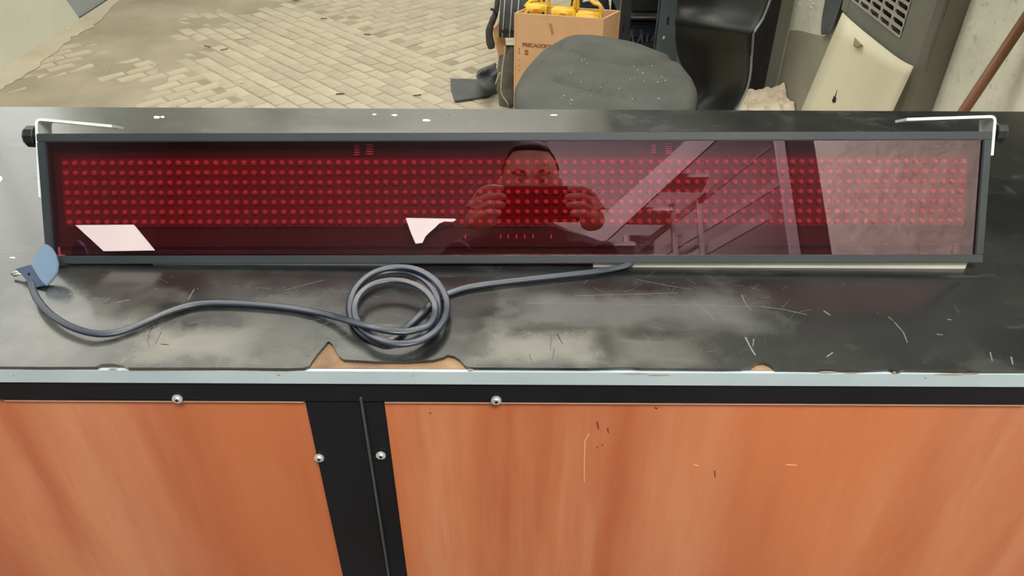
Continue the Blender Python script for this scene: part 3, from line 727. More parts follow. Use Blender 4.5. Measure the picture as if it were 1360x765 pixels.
# ================================================================ CARDBOARD BOX AND WHAT STICKS OUT OF IT
ZT = .50
A_, B_, C_ = PZ(683, 17, ZT), PZ(802, 25, ZT), PZ(824, 14, ZT); D_ = A_ + (C_ - B_)
cb = thing('cardboard_box', ((A_.x + C_.x) / 2, (A_.y + C_.y) / 2, 0), 'tall open brown cardboard box with printing, full of yellow tools, behind the chair', 'box')
def wallp(nm, a, b, m=m_card, z0=.004, t=.006, parent=cb):
    a, b = V((a.x, a.y, 0)), V((b.x, b.y, 0)); d = (b - a).normalized(); n_ = V((-d.y, d.x, 0)) * t
    bm = bmesh.new(); prism(bm, [a + V((0, 0, z0)), b + V((0, 0, z0)), b + V((0, 0, ZT)), a + V((0, 0, ZT))], n_); return build(nm, bm, m, parent)
wallp('front_side', A_, B_); tag(wallp('end_side', B_, C_, m_card), 'shaded side'); wallp('back_side', C_, D_); wallp('end_side', D_, A_)
prism_obj('bottom', [V((p.x, p.y, .004)) for p in (A_, B_, C_, D_)], (0, 0, .005), m_card, cb)
# printing on the front, small block letters in two columns under a heading
fd = (B_ - A_).normalized(); fn = V((fd.y, -fd.x, 0))
def printed(txt, u, v_, size, bold=0):
    cu = bpy.data.curves.new('print', 'FONT'); cu.body = txt; cu.size = size; cu.extrude = .0002; cu.offset = bold
    d = ray(u, v_); p = CAM + d * ((A_ - CAM).dot(fn) / d.dot(fn)) + fn * .0006
    X = V((fd.x, fd.y, 0)).normalized()
    mt = M(((X.x, 0, fn.x, p.x), (X.y, 0, fn.y, p.y), (0, 1, 0, p.z), (0, 0, 0, 1)))
    t_ = bpy.data.objects.new('tmp', cu); dg = None; COL.objects.link(t_)
    bpy.context.view_layer.update(); me = bpy.data.meshes.new_from_object(t_.evaluated_get(bpy.context.evaluated_depsgraph_get()))
    bpy.data.objects.remove(t_); me.transform(mt); me.name = 'printing'
    o = link('printing', me, m_ink, cb); o['kind'] = 'stuff'; return o
printed('PRECAUCION', 693.5, 61.5, .021, .0010)
printed('I\nI', 689, 67, .014, .001); printed('IIIII\nIIIII', 697, 69, .012, .0006); printed('.\n.\n.', 689, 80, .022, .001)
o = prism_obj('stain', [PY(729, 27, 0).lerp(PY(729, 27, 1), 1)] * 0 or [A_ + fd * .14 + fn * .0007 + V((0, 0, -.03)), A_ + fd * .155 + fn * .0007 + V((0, 0, -.035)), A_ + fd * .165 + fn * .0007 + V((0, 0, -.075)), A_ + fd * .155 + fn * .0007 + V((0, 0, -.08)), A_ + fd * .147 + fn * .0007 + V((0, 0, -.05))], tuple(fn * .0003), mat('stain', (.36, .24, .13), .9), cb)
def tool(c, rz, loop, label, k=1.0, tilt=0.0):
    """yellow plastic hand tool: rounded body with a looped grip, trigger and bolts"""
    t_ = thing('yellow_tool', tuple(c), label, 'tool')
    T = M.Translation(c) @ M.Rotation(rz, 4, 'Z') @ M.Rotation(tilt, 4, 'Y') @ M.Scale(k, 4)
    bm = bmesh.new(); bx(bm, (-.060, -.022, -.30), (.060, .022, -.02), .012, T)
    bx(bm, (-.055, -.026, -.06), (.06, .026, .012), .010, T); build('body', bm, m_yellow, t_, True)
    P = smooth_path([T @ V(p) for p in loop], 5)
    bm = bmesh.new(); sweep(bm, P, circ(.0085 * k, 8), up=T.to_3x3() @ V((0, 1, 0))); build('handle', bm, m_yellow, t_, True)
    bm = bmesh.new(); bx(bm, (-.015, -.027, -.035), (.018, -.021, -.012), .002, T); build('trigger_plate', bm, m_orange, t_)
    for x in (-.04, .04):
        bm = bmesh.new(); cyl(bm, T @ V((x, -.021, -.035)), T @ V((x, -.027, -.035)), .005, 8); build('bolt', bm, m_knob, t_)
md = lambda s, t: A_.lerp(B_, s).lerp(D_.lerp(C_, s), t)
tool(md(.15, .45) + V((0, 0, .02)), math.atan2(fd.y, fd.x) + .15, [(-.06, 0, -.01), (-.03, 0, .02), (.01, 0, .03), (.025, 0, .055), (.03, 0, .0)], 'yellow plastic tool with a low looped handle at the left of the cardboard box', .75)
tool(md(.45, .50) + V((0, 0, .01)), math.atan2(fd.y, fd.x), [(-.07, 0, 0), (-.072, 0, .05), (-.04, 0, .075), (.03, 0, .07), (.065, 0, .045), (.068, 0, 0)], 'yellow plastic tool with a wide square handle in the middle of the cardboard box', .85)
tool(md(.75, .42) + V((0, 0, .0)), math.atan2(fd.y, fd.x) - .1, [(-.07, 0, 0), (-.06, 0, .06), (-.03, 0, .085), (.02, 0, .05), (.05, 0, .04), (.058, 0, .0)], 'yellow plastic tool with a high curved handle at the right of the cardboard box', .9)

bk = max(C_.y, D_.y) + .12
bp_ = thing('black_backpack', (PY(795, 10, bk).x, bk + .1, 0), 'black backpack with a pale strap standing behind the cardboard box', 'bag')
rows = []
for z, w_, dp in [(.01, .9, 0), (.12, 1.0, -.03), (.26, 1.0, -.04), (.40, .95, -.03), (.50, .8, 0), (.56, .5, .06), (.55, .4, .12), (.3, .95, .18), (.02, .9, .18)]:
    c_ = PY(785, 10, bk).x; rows.append([V((c_ + .10 * w_ * (j / 4 - 1), bk + .06 + dp - .03 * sin(pi * j / 8), z + .008 * sin(j * 2.1))) for j in range(9)])
grid_surface('backpack_body', rows, m_black, bp_, .006, 2)
q = PY(790, 4, bk - .0); tube('shoulder_strap', [q + V((-.05, .02, .0)), q + V((0, 0, .012)), q + V((.035, -.01, -.02)), q + V((.05, -.01, -.06))], .005, m_stripe, bp_, 8, 4)

# ================================================================ BAG, SMALL BOX, SLEEVE, MAT
yb = A_.y + .02
def solid(name, pix, y, depth, m, parent=None, bev=0):
    bm = bmesh.new(); prism(bm, [PY(u, v_, y) for u, v_ in pix], (0, depth, 0))
    if bev: bmesh.ops.bevel(bm, geom=list(bm.edges), offset=bev, segments=2, affect='EDGES')
    return build(name, bm, m, parent)
by = max(D_.y, A_.y) + .10
bgz = PY(662, 48, by).z
bg = thing('striped_bag', tuple(PY(680, 50, by)), 'dark grey padded bag with thin pale stripes beside the cardboard box', 'bag')
rows = []
pr = [(50, -.00), (48, -.03), (38, -.045), (20, -.055), (5, -.05), (-25, -.02), (-34, .04)]
for v_, off in pr:
    r_ = []
    for j in range(9):
        t = j / 8; u = 661 + 5 * (1 - min(1, v_ / 50)) * 0 + t * 60; bul = sin(pi * t) * .02 + .004 * sin(j * 3)
        if v_ > 40: u = 662 + t * 58
        r_.append(PY(u + (50 - v_) * .07, v_, by + off - bul))
    rows.append(r_)
rows.append([p + V((0, .14, -.02)) for p in rows[-1]]); rows.append([p + V((0, .18, -.30)) for p in rows[-2]]); rows.append([p + V((0, .06, -.01)) for p in rows[0]])
build_ = grid_surface('bag_body', rows, m_bag, bg, .006, 2)
for uu in (667, 676.5, 685.5, 703):
    pts = []
    for v_, off in pr[:-1]:
        t = (uu - 661) / 60; bul = sin(pi * t) * .02
        pts.append(PY(uu + (50 - v_) * .07, v_, by + off - bul - .006))
    bm = bmesh.new(); sweep(bm, smooth_path(pts, 4), [(-.002, -.001), (.002, -.001), (.002, .001), (-.002, .001)], up=V((0, -1, 0))); build('stripe', bm, m_stripe, bg)
bm = bmesh.new(); bx(bm, (PY(664, 36, by).x, by - .062, PY(664, 36, by).z - .006), (PY(716, 36, by).x, by - .046, PY(664, 36, by).z + .006), .002); build('seam_band', bm, m_black, bg)
# small brown box below the bag
sb = thing('small_cardboard_box', tuple(PY(664, 75, PZ(668, 138, 0).y)), 'narrow brown cardboard box wedged under the striped bag', 'box')
gy = PZ(668, 138, 0).y
bm = bmesh.new(); prism(bm, [PY(u, v_, gy - .02) for u, v_ in [(654.5, 39), (661, 32), (670, 48), (671.5, 58), (668.5, 72), (662, 74), (658, 60)]], (0, .035, 0)); build('carton', bm, m_card, sb)
bm = bmesh.new(); prism(bm, [PY(u, v_, gy - .027) for u, v_ in [(660, 50), (671, 50.5), (672.5, 66), (671, 72), (661.5, 74.5)]], (0, .006, 0)); build('flap', bm, mat('card_dark', (.50, .29, .14), .9, (.45, .26, .12), 8, 4), sb)
# olive and black folded umbrella-like sleeve
sl = thing('folded_umbrella', tuple(PY(652, 64, by - .02)), 'dark olive folded umbrella standing left of the striped bag', 'umbrella')
P_ = [PY(u, v_, by - .03) for u, v_ in [(653, 64), (650.5, 52), (650, 40), (654, 28), (658, 18), (660, 8), (661, -4)]]
bm = bmesh.new(); sweep(bm, smooth_path(P_, 4), circ(.014, 10), up=V((0, 1, 0)), radii=[1.05, 1.2, 1.35, 1.3, 1.2, 1.2, 1.15, 1.15, 1.1, 1.1, 1, 1, 1, 1, 1, .9, .9, .8, .8, .8, .8, .8, .8, .7, .6][:len(smooth_path(P_, 4))]); build('folded_cloth', bm, m_olive, sl, True)
tube('tie_strap', [PY(652, 12, by - .045), PY(656, 14, by - .05), PY(659, 20, by - .05), PY(655, 30, by - .052)], .006, m_black, sl, 8, 4)
# grey rubbish sack / carton stack under everything
st = thing('grey_sack', tuple(PZ(672, 140, 0)), 'dirty grey sack standing between the rubber mat and the cardboard box', 'sack')
gy = PZ(668, 138, 0).y
rows = []
for i, (v_, a, b, dep) in enumerate([(146, 662, 700, 0), (138, 663, 700, -.03), (122, 661, 698, -.02), (105, 661, 697, -.025), (88, 660, 696, -.02), (66, 664, 694, -.01), (56, 668, 692, .04)]):
    rows.append([PY(a + (b - a) * j / 6, v_, gy + dep - .02 * sin(pi * j / 6) + .010 * sin(j * 2.3 + i * 1.9)) for j in range(7)])
rows.append([p + V((0, .1, -.1)) for p in rows[-1]])
grid_surface('sack_body', rows, m_greyst, st, .006, 2)
sp = thing('pale_strap', tuple(PY(668, 140, gy - .06)), 'thin pale strap hanging down over the grey sack', 'strap')
tube('strap_line', [PY(u, v_, gy - .055) for u, v_ in [(670.5, 62), (670, 72), (667, 92), (665.5, 110), (665.5, 122), (669, 130), (674.5, 138), (674, 148)]], .0032, m_strap, sp, 6, 4)
tube('strap_line', [PY(u, v_, gy - .06) for u, v_ in [(658, 112), (661, 103), (664, 96)]], .0026, m_strap, sp, 6, 3)
# rubber mat with rumpled end
mtt = thing('rubber_mat', tuple(PZ(628, 118, 0)), 'dark grey rubber mat lying on the paving with one end rumpled up', 'mat')
P_ = [PZ(u, v_, .012) for u, v_ in [(598, 104), (640, 105), (655, 112), (660, 121), (648, 127), (628, 130), (604, 133.5), (599, 117)]]
bm = bmesh.new(); prism(bm, P_, (0, 0, -.010)); bmesh.ops.bevel(bm, geom=list(bm.edges), offset=.002, segments=2, affect='EDGES'); build('flat_part', bm, m_mat, mtt)
rows = []
for i, (z, pts) in enumerate([(.012, [(640, 124), (652, 122), (658, 116), (660, 110), (658, 105)]), (.05, [(648, 124), (656, 119), (661, 112), (662, 104), (657, 100)]), (.10, [(642, 116), (647, 108), (655, 106), (662, 98), (660, 92)]), (.09, [(634, 108), (640, 104), (646, 101), (655, 98), (661, 94)]), (.12, [(631, 101), (637, 97), (645, 94), (652, 92), (659, 88)]), (.13, [(634, 93), (641, 90), (648, 88), (653, 86), (657, 82)]), (.05, [(640, 92), (645, 89), (651, 87), (655, 85), (659, 84)]), (.01, [(642, 93), (648, 91), (652, 90), (657, 88), (660, 87)])]):
    rows.append([PZ(u, v_, z + .02 * sin(j * 1.7 + i)) for j, (u, v_) in enumerate(pts)])
grid_surface('rumpled_end', rows, m_mat, mtt, .005, 2)

# ================================================================ METAL SHELVING
sy = 3.20
ms = thing('metal_shelving', tuple(PY(865, 60, sy)), 'blue-grey slotted steel shelving unit behind the chair', 'shelf')
xa = PY(873.5, 30, sy).x; xb = PY(905, 30, sy).x; xc = PY(825, 30, sy).x
TH[ms] = ms.location.copy()
def post(x0, x1, y, m, slots, right=True):
    bm = bmesh.new(); bx(bm, (x0, y, 0), (x1, y + .002, 2.0)); bx(bm, (x0, y, 0), (x0 + .003, y + .035, 2.0)); o = build('post', bm, m, ms)
    z = .06
    bm = bmesh.new()
    for z, (ww, hh, off) in slots: bx(bm, (x0 + (x1 - x0) * off - ww / 2, y - .0008, z - hh / 2), (x0 + (x1 - x0) * off + ww / 2, y + .0005, z + hh / 2))
    s_ = build('slot', bm, m_gap, o); s_['kind'] = 'stuff'; return o
zz = PY(886, 28, sy).z
slots = [(zz + .104 * k, (.008, .032, .42)) for k in range(-1, 12) if k != -1]
pr_ = post(xa, xb, sy, m_blue, slots)
z1_ = PY(884, 50, sy).z
tube('bolt', [(xa + .030, sy - .003, z1_ - .006), (xa + .034, sy - .003, z1_ + .006)], .0042, m_prong, pr_, 8)
tube('bolt', [(xb - .014, sy - .003, z1_ - .004), (xb - .004, sy - .003, z1_ + .008)], .0030, m_prong, pr_, 8)
post(xc, xc + .045, sy + .06, m_dshelf, [(PY(830, 23, sy + .06).z, (.006, .006, .5)), (PY(829, 38, sy + .06).z, (.006, .03, .45))])
tag(box('post_edge', (xc - .003, sy + .058, 0), (xc + .003, sy + .062, 2.0), m_edgel, ms), 'pale edge of the left post')
for x in (xc, xb - .035): box('post', (x, sy + .375, 0), (x + .035, sy + .380, 2.0), m_dshelf, ms)
zs = PY(860, 23.5, sy + .05).z
for z in (.12, zs, zs + .36, zs + .75): box('shelf_board', (xc + .002, sy + .064, z - .012), (xb - .002, sy + .37, z), m_dshelf, ms, .001)
bm = bmesh.new(); bx(bm, (xc + .05, sy + .061, zs - .004), (xa, sy + .0635, zs)); build('shelf_lip', bm, m_edgel, ms)
box('back_sheet', (xc, sy + .381, 0), (xb, sy + .385, 2.0), m_dshelf, ms)
zt = PY(860, 30, sy + .15).z; zq = PY(855, 52, sy + .08).z
o = box('blue_case', (xc + .06, sy + .14, zq - .016), (xa + .05, sy + .32, zt), m_dblue, None, .006); tag(o, 'dark blue case on the steel shelving, just above the seat edge', 'case')
o = box('dark_carton', (xc + .055, sy + .12, zs + .002), (xa + .05, sy + .33, zs + .25), m_dshelf, None, .006); tag(o, 'black carton on the upper board of the steel shelving', 'box')
bm = bmesh.new()
for k in range(9):
    x = xc + .05 + .02 * k; p = random.uniform(0, .02); cyl(bm, (x, sy + .075 + p, zq - .015), (x + random.uniform(-.012, .02), sy + .085 + p, zq + .022 + random.uniform(-.012, .014)), .005, 7)
o = build('tool_bits', bm, mat('bits', (.04, .05, .06), .6, (.12, .13, .13), 60, 3), None); tag(o, 'cluster of grey metal tool bits on the shelving beside the seat', 'tools', kind='stuff')
box('shelf_board', (xc + .002, sy + .064, zq - .04), (xb - .002, sy + .37, zq - .017), m_dshelf, ms, .001)

# black board standing behind the chair
bmd = [(998, 119), (1010.5, 119), (1016, 60), (1021, 30), (1028, -60), (1046, -60), (1046, 0)]
y_ = 3.54
pA, pB = PZ(996, 119.5, .003), PZ(1010.5, 119.5, .003)
o = prism_obj('black_board', [V((pA.x - .25, y_, .002)), V((pB.x, y_, .002)), V((pB.x + .01, y_ + .05, 1.25)), V((pA.x - .25, y_ + .05, 1.25))], (0, .02, 0), m_black)
tag(o, 'tall black board leaning on the wall between the chair back and the corner', 'board')
# pale heap on the floor
hp = thing('crumpled_sheet', tuple(PZ(1030, 135, 0)), 'crumpled pale paper sheet on the floor at the foot of the right wall', 'paper')
rows = []
for i in range(25):
    t = i / 24; r_ = []
    for j in range(41):
        s = j / 40; a = PZ(970 - 10 * t + (110 + 6 * t) * s, 125 + 33 * t, 0); a.x = min(a.x, XR - .012)
        e = min(1, 4 * min(s, 1 - s, t + .06, 1 - t + .1))
        z = .008 + e * (.018 + .050 * abs(mn.noise(V((a.x * 11, a.y * 11, 2)))) + .030 * abs(mn.noise(V((a.x * 26, a.y * 26, 5))))) + .02 * exp(-((s - .62) / .1) ** 2 - ((t - .2) / .2) ** 2)
        r_.append(V((a.x, a.y, max(.004, z))))
    rows.append(r_)
_hp = grid_surface('rumpled_paper', rows, m_heap, hp, .002, 0)
for _p in _hp.data.polygons: _p.use_smooth = False
# dark cloth hanging on the right wall left of the heater
dc = thing('hanging_cloth', tuple(PX(1100, 45, XR - .02)), 'dark blue-grey cloth hanging on the right wall beside the heater', 'cloth')
cpix = [(-70, 1102, 1140), (-30, 1098, 1128), (0, 1096, 1119), (12, 1093, 1115), (25, 1091, 1111), (38, 1090, 1106), (47, 1090, 1102)]
grid_surface('cloth', [[PX(a + (b - a) * j / 5, v_ - (j * .4 if v_ > 40 else 0), XR - .022 + .008 * sin(j * 2.2)) for j in range(6)] for v_, a, b in cpix], mat('cloth_blue', (.09, .11, .12), .9, (.13, .13, .14), 8, 4), dc, .004, 1)
# paint blobs on the right wall
bm = bmesh.new()
for u, v_ in [(1058, 3), (1062, 6), (1072, 8), (1077, 10), (1068, 4), (1080, 5)]:
    p = PX(u, v_, XR - .002); bmesh.ops.create_icosphere(bm, subdivisions=1, radius=.007, matrix=M.Translation(p) @ M.Diagonal((.4, 1.4, .6, 1)))
o = build('paint_blob', bm, mat('blob', (.72, .74, .70), .6), wr); o['kind'] = 'stuff'

# ================================================================ HEATER on the right wall
HX = 1.198
def hz(u, v_): p = PX(u, v_, HX); return p
ftop = hz(1119, 16); ntop = hz(1213, 88)
ZPT = ftop.z; YF_ = ftop.y; YN = 2.225
ht = thing('gas_heater', (HX + .05, (YF_ + YN) / 2, .1), 'grey wall heater with a slotted grille and a loose cream front panel', 'heater')
ht_top = ZPT + .55
bm = bmesh.new()
prof_ = [(XR - .002, YF_ + .03), (HX + .03, YF_ + .03), (HX + .006, YF_ + .01), (HX + .002, YF_ - .02), (HX + .002, YN + .08), (HX + .004, YN + .045), (HX + .014, YN + .018), (HX + .03, YN + .004), (XR - .002, YN)]
prism(bm, [(x, y, .08) for x, y in prof_], (0, 0, ZPT - .08 + .0))
o = build('lower_body', bm, m_heat, ht)
# upper body: frame around the grille opening
gy0, gy1 = hz(1200, 50).y + .02, YF_ - .035     # near, far limits of the grille
gz0 = ZPT + .035
gz0 = hz(1199, 56).z + .004; gz1 = ht_top - .06
bm = bmesh.new()
bx(bm, (HX + .04, YN, ZPT), (XR - .002, YF_ + .03, ht_top))
bx(bm, (HX + .002, gy1, ZPT), (HX + .04, YF_ + .028, ht_top), .004)
prism(bm, [(x, y, ZPT) for x, y in [(HX + .04, gy0), (HX + .002, gy0), (HX + .002, YN + .08), (HX + .004, YN + .045), (HX + .014, YN + .018), (HX + .03, YN + .004), (HX + .04, YN + .003)]], (0, 0, ht_top - ZPT))
bx(bm, (HX + .002, gy0, ZPT), (HX + .04, gy1, gz0)); bx(bm, (HX + .002, gy0, gz1), (HX + .04, gy1, ht_top))
build('upper_body', bm, m_heat, ht)
box('glow_chamber', (HX + .030, gy0, gz0), (HX + .0395, gy1, gz1), m_hdark, ht)
ncl, rp = 5, .0245
colw = (gy1 - gy0) / ncl
bm = bmesh.new(); nr = int((gz1 - gz0) / rp)
def slotface(y0, y1, z0, z1):
    """one cell of the grille: a plate with a rounded slot through it"""
    n = 5; rad = (z1 - z0) * .5 * .70; yc0, yc1, zc = y0 + .0055 + rad, y1 - .0055 - rad, (z0 + z1) / 2
    inner = [(yc1 + rad * sin(pi * k / n), zc + rad * cos(pi * k / n)) for k in range(n + 1)] + [(yc0 - rad * sin(pi * k / n), zc - rad * cos(pi * k / n)) for k in range(n + 1)]
    outer = []
    for (y, z) in inner:
        if y > yc1 + 1e-6: outer.append((y1, z0 + (z1 - z0) * (z - (zc - rad)) / (2 * rad)))
        elif y < yc0 - 1e-6: outer.append((y0, z0 + (z1 - z0) * (z - (zc - rad)) / (2 * rad)))
        else: outer.append((y1 if y > (yc0 + yc1) / 2 else y0, z1 if z > zc else z0))
    m_ = len(inner)
    for x, flip in ((HX - .001, 0), ):
        vi = [bm.verts.new((x, y, z)) for y, z in inner]; vo = [bm.verts.new((x - 0, y, z)) for y, z in outer]; vb = [bm.verts.new((x + .006, y, z)) for y, z in inner]
        for k in range(m_):
            q = (k + 1) % m_
            try: bm.faces.new([vo[k], vo[q], vi[q], vi[k]])
            except ValueError: pass
            bm.faces.new([vi[k], vi[q], vb[q], vb[k]])
for c in range(ncl):
    for r in range(nr):
        slotface(gy0 + c * colw, gy0 + (c + 1) * colw, gz0 + r * rp, gz0 + (r + 1) * rp)
bmesh.ops.remove_doubles(bm, verts=bm.verts, dist=.0002)
g_ = build('grille', bm, m_grill, ht)
tag(g_, 'pale grille pierced by rows of rounded slots')
# loose cream front panel standing proud
tl = PX(1119.5, 16.5, HX - .012); bl = PX(1064, 148, HX - .045); 
topc = [(1119.5, 17), (1130, 27), (1145, 40), (1160, 52), (1175, 64), (1188, 74), (1197, 80), (1205, 84.5), (1213, 88)]
xo = [.012, .012, .012, .012, .012, .012, .010, .006, .000]
top = [PX(u, v_, HX - o_ - .004) for (u, v_), o_ in zip(topc, xo)]
botc = [PX(1064 + (1185 - 1064) * i / 8, 148, 1.16 + .02 * (i / 8)) for i in range(9)]
rows = [top]
for k in range(1, 9):
    t = k / 5
    rows.append([a.lerp(b, t) + V((0, 0, 0)) for a, b in zip(top, [V((p.x, p.y, p.z)) for p in botc])])
rows = [[V((min(p.x, HX - .004 if j < 7 else HX + .01), p.y, max(p.z, .03))) for j, p in enumerate(r_)] for r_ in rows]
# keep the sheet's columns straight: x and y drift only slightly with height
cp = grid_surface('front_panel', rows, m_hcream, ht, .004, 0)
tag(cp, 'cream front panel scorched pink near the top')
# control dimple (small triangular spout) and bullet-like hole
ctr = PX(1139, 60, HX - .026)
bm = bmesh.new(); P_ = [PX(u, v_, HX - .020) for u, v_ in [(1135, 49), (1146, 60), (1138, 64), (1133, 60)]]; P0 = [PX(u, v_, HX - .034) for u, v_ in [(1136, 51), (1144, 59), (1138, 62), (1135, 59)]]
va = [bm.verts.new(p) for p in P_]; vb = [bm.verts.new(p) for p in P0]; bm.faces.new(vb); bm.faces.new(va[::-1])
for k in range(4): bm.faces.new([va[k], va[(k+1) % 4], vb[(k+1) % 4], vb[k]])
build('panel_spout', bm, mat('spout', (.45, .40, .26), .5), ht)
def qpanel(u, v_):   # point on the panel sheet along the ray
    d = ray(u, v_)
    best = None
    for r0, r1 in zip(rows, rows[1:]):
        for j in range(8):
            a, b, c = r0[j], r0[j+1], r1[j]; n_ = (b - a).cross(c - a)
            if abs(d.dot(n_)) < 1e-9: continue
            t = (a - CAM).dot(n_) / d.dot(n_); p = CAM + d * t
            if (p - (r0[j] + r0[j+1] + r1[j] + r1[j+1]) / 4).length < .09: 
                if best is None or t < best: best = t
    return CAM + d * ((best or 3.0) - .004)
bm = bmesh.new(); P_ = [qpanel(u, v_) for u, v_ in [(1108, 127), (1111, 130), (1110, 136), (1107, 137), (1105, 134)]]; prism(bm, P_, (-.001, 0, 0))
prism(bm, [qpanel(u, v_) for u, v_ in [(1109, 128), (1112, 119), (1110.5, 128)]], (-.001, 0, 0))
build('burn_hole', bm, mat('burn', (.03, .02, .015), .9), ht)
# pole leaning against the right wall
a = PX(1277, 152, 1.20); b = PX(1360, 28, 1.262); d = (b - a)
lo_ = a - d * (a.z - .012) / d.z; hi_ = b + d * .28
bm = bmesh.new(); cyl(bm, lo_, hi_, .0135, 14)
o = build('wooden_pole', bm, m_brown, None, True); tag(o, 'reddish brown wooden pole leaning on the right wall beside the heater', 'pole')

# ================================================================ BEHIND THE CAMERA (seen mirrored in the pane)
ystair = -2.75
s0, s1 = RF(838, 285, ystair), RF(957, 176, ystair)
sd = (s1 - s0).normalized(); sn_ = V((-sd.z, 0, sd.x))
stt = thing('staircase', (s0.x, ystair, 0), 'painted steel staircase rising along the rear wall', 'staircase')
def bar(name, a, b, w_, th_, m=m_stairs):
    d = (b - a).normalized(); n_ = V((-d.z, 0, d.x)) * w_ / 2; return prism_obj(name, [a - n_, b - n_, b + n_, a + n_], (0, -th_, 0), m, stt)
bar('stringer', s0 - sd * 2.6 + sn_ * .05, s1 + sd * .9 + sn_ * .05, .13, .04)
for (pa, pb, ww) in [((858, 322), (985, 222), .035), ((880, 335), (1000, 262), .05), ((925, 338), (1000, 296), .06)]:
    a, b = RF(*pa, ystair - .2), RF(*pb, ystair - .2); d_ = (b - a); bar('rail', a - d_ * .4, b + d_ * .3, ww, .03)
for uu in (893, 928):
    a, b = RF(uu, 340, ystair - .15), RF(uu, 270, ystair - .15); bar('baluster', V((a.x, a.y, 0)), b, .03, .03)
for k in range(9):
    p = s0 + sd * (-2.2 + .34 * k); box('tread', (p.x - .12, ystair - .24, p.z - .075), (p.x + .14, ystair - .045, p.z - .05), m_stairs, stt)
for uu, ww in ((840, .10), (853, .16), (914, .17)):
    a = RF(uu, 338, ystair - .3); b_ = RF(uu, 312, ystair - .3); box('foot_post', (a.x - ww / 2, a.y - .05, 0), (a.x + ww / 2, a.y, b_.z), mat('pale_post', (.6, .58, .6), .7), stt)
# column beside the opening
a = RF(1039, 250, -1.95); b = RF(1051, 250, -1.95)
o = box('trim_3', (a.x, -1.98, 0), (b.x, -1.95, CEIL), m_rearg); tag(o, kind='structure')
o = box('trim_4', (b.x, -1.985, 0), (2.45, -1.96, CEIL), m_rearw); tag(o, kind='structure')
# wall cabinet added unseen over the counter's right end to darken its sheen
wc = thing('sheen_blocker', (XR - .16, 1.9, 1.30), 'added reflection-darkening wall cabinet high on the right wall', 'blocker')
box('blocker_body', (XR - .30, 1.15, 1.32), (XR - .001, 3.2, 3.6), m_blocker, wc)
for k in range(3): d_ = box('door', (XR - .318, 1.16 + .68 * k, 1.34), (XR - .301, 1.16 + .68 * k + .67, 3.58), m_blocker, wc, .002); tube('handle', [(XR - .34, 1.78 + .68 * k, 1.5), (XR - .34, 1.78 + .68 * k, 1.65)], .006, m_screw, d_, 8)

# ---- the person taking the picture
def skinned(name, pts, edges, m, parent, sub=2):
    me = bpy.data.meshes.new(name); me.from_pydata([p[:3] for p in pts], edges, []); me.update()
    o = link(name, me, m, parent); o.modifiers.new('skin', 'SKIN')
    for i, p in enumerate(pts):
        sv = me.skin_vertices[0].data[i]; sv.radius = (p[3], p[4] if len(p) > 4 else p[3])
    me.skin_vertices[0].data[0].use_root = True
    s = o.modifiers.new('sub', 'SUBSURF'); s.levels = sub; s.render_levels = sub
    return o
px0 = .03
pe = thing('person', (px0, -.36, 0), 'person in dark clothing holding up a phone, mirrored in the red pane', 'person')
HD = V((px0 + .006, -.345, 1.612))
hr = V((.150, -.050, 1.365)); hl = V((-.085, -.050, 1.372))
pts = [(px0, -.37, .98, .15, .11), (px0, -.365, 1.16, .15, .11), (px0, -.36, 1.32, .17, .115), (px0, -.355, 1.42, .12, .09), (px0, -.35, 1.50, .055),
       (px0 + .19, -.35, 1.39, .065), (px0 + .27, -.22, 1.15, .048), (.172, -.062, 1.322, .030),
       (px0 - .19, -.35, 1.39, .065), (px0 - .27, -.22, 1.15, .048), (-.105, -.062, 1.322, .030),
       (px0 + .10, -.37, .86, .095), (px0 + .11, -.35, .50, .065), (px0 + .11, -.39, .10, .045), (px0 + .12, -.28, .035, .035),
       (px0 - .10, -.37, .86, .095), (px0 - .11, -.35, .50, .065), (px0 - .11, -.39, .10, .045), (px0 - .12, -.28, .035, .035)]
pass
skinned('body', pts, [(0, 1), (1, 2), (2, 3), (3, 4), (3, 5), (5, 6), (6, 7), (3, 8), (8, 9), (9, 10), (0, 11), (11, 12), (12, 13), (13, 14), (0, 15), (15, 16), (16, 17), (17, 18)], m_shirt, pe)
# head: one surface with brow, sockets, nose, mouth and chin; faces forward and down
HT = M.Translation(HD) @ M.Rotation(R(-22), 4, 'X')
bm = bmesh.new(); bmesh.ops.create_uvsphere(bm, u_segments=48, v_segments=36, radius=1)
for v in bm.verts:
    x, y, z = v.co
    fx, fy, fz = x * .074, y * .094, z * .115
    if z < -.1: fx *= 1 - .28 * (-z - .1) ** 1.2; fy = fy * (1 - .15 * (-z)) 
    if y < 0: pass
    f = max(0, y)
    g2 = lambda cx, cz, sx, sz: exp(-((x - cx) / sx) ** 2 - ((z - cz) / sz) ** 2) * (1 if y > 0 else 0)
    fy += .020 * g2(0, -.16, .13, .16) + .010 * g2(0, .05, .10, .2) - .013 * g2(.38, .02, .20, .11) - .013 * g2(-.38, .02, .20, .11) + .006 * g2(0, .20, .6, .09)
    fy += .006 * g2(0, -.44, .26, .05) - .006 * g2(0, -.50, .28, .03) + .006 * g2(0, -.56, .22, .05) + .008 * g2(0, -.82, .25, .14)
    v.co = HT @ V((fx, fy, fz))
build('head', bm, m_skin, pe, True)
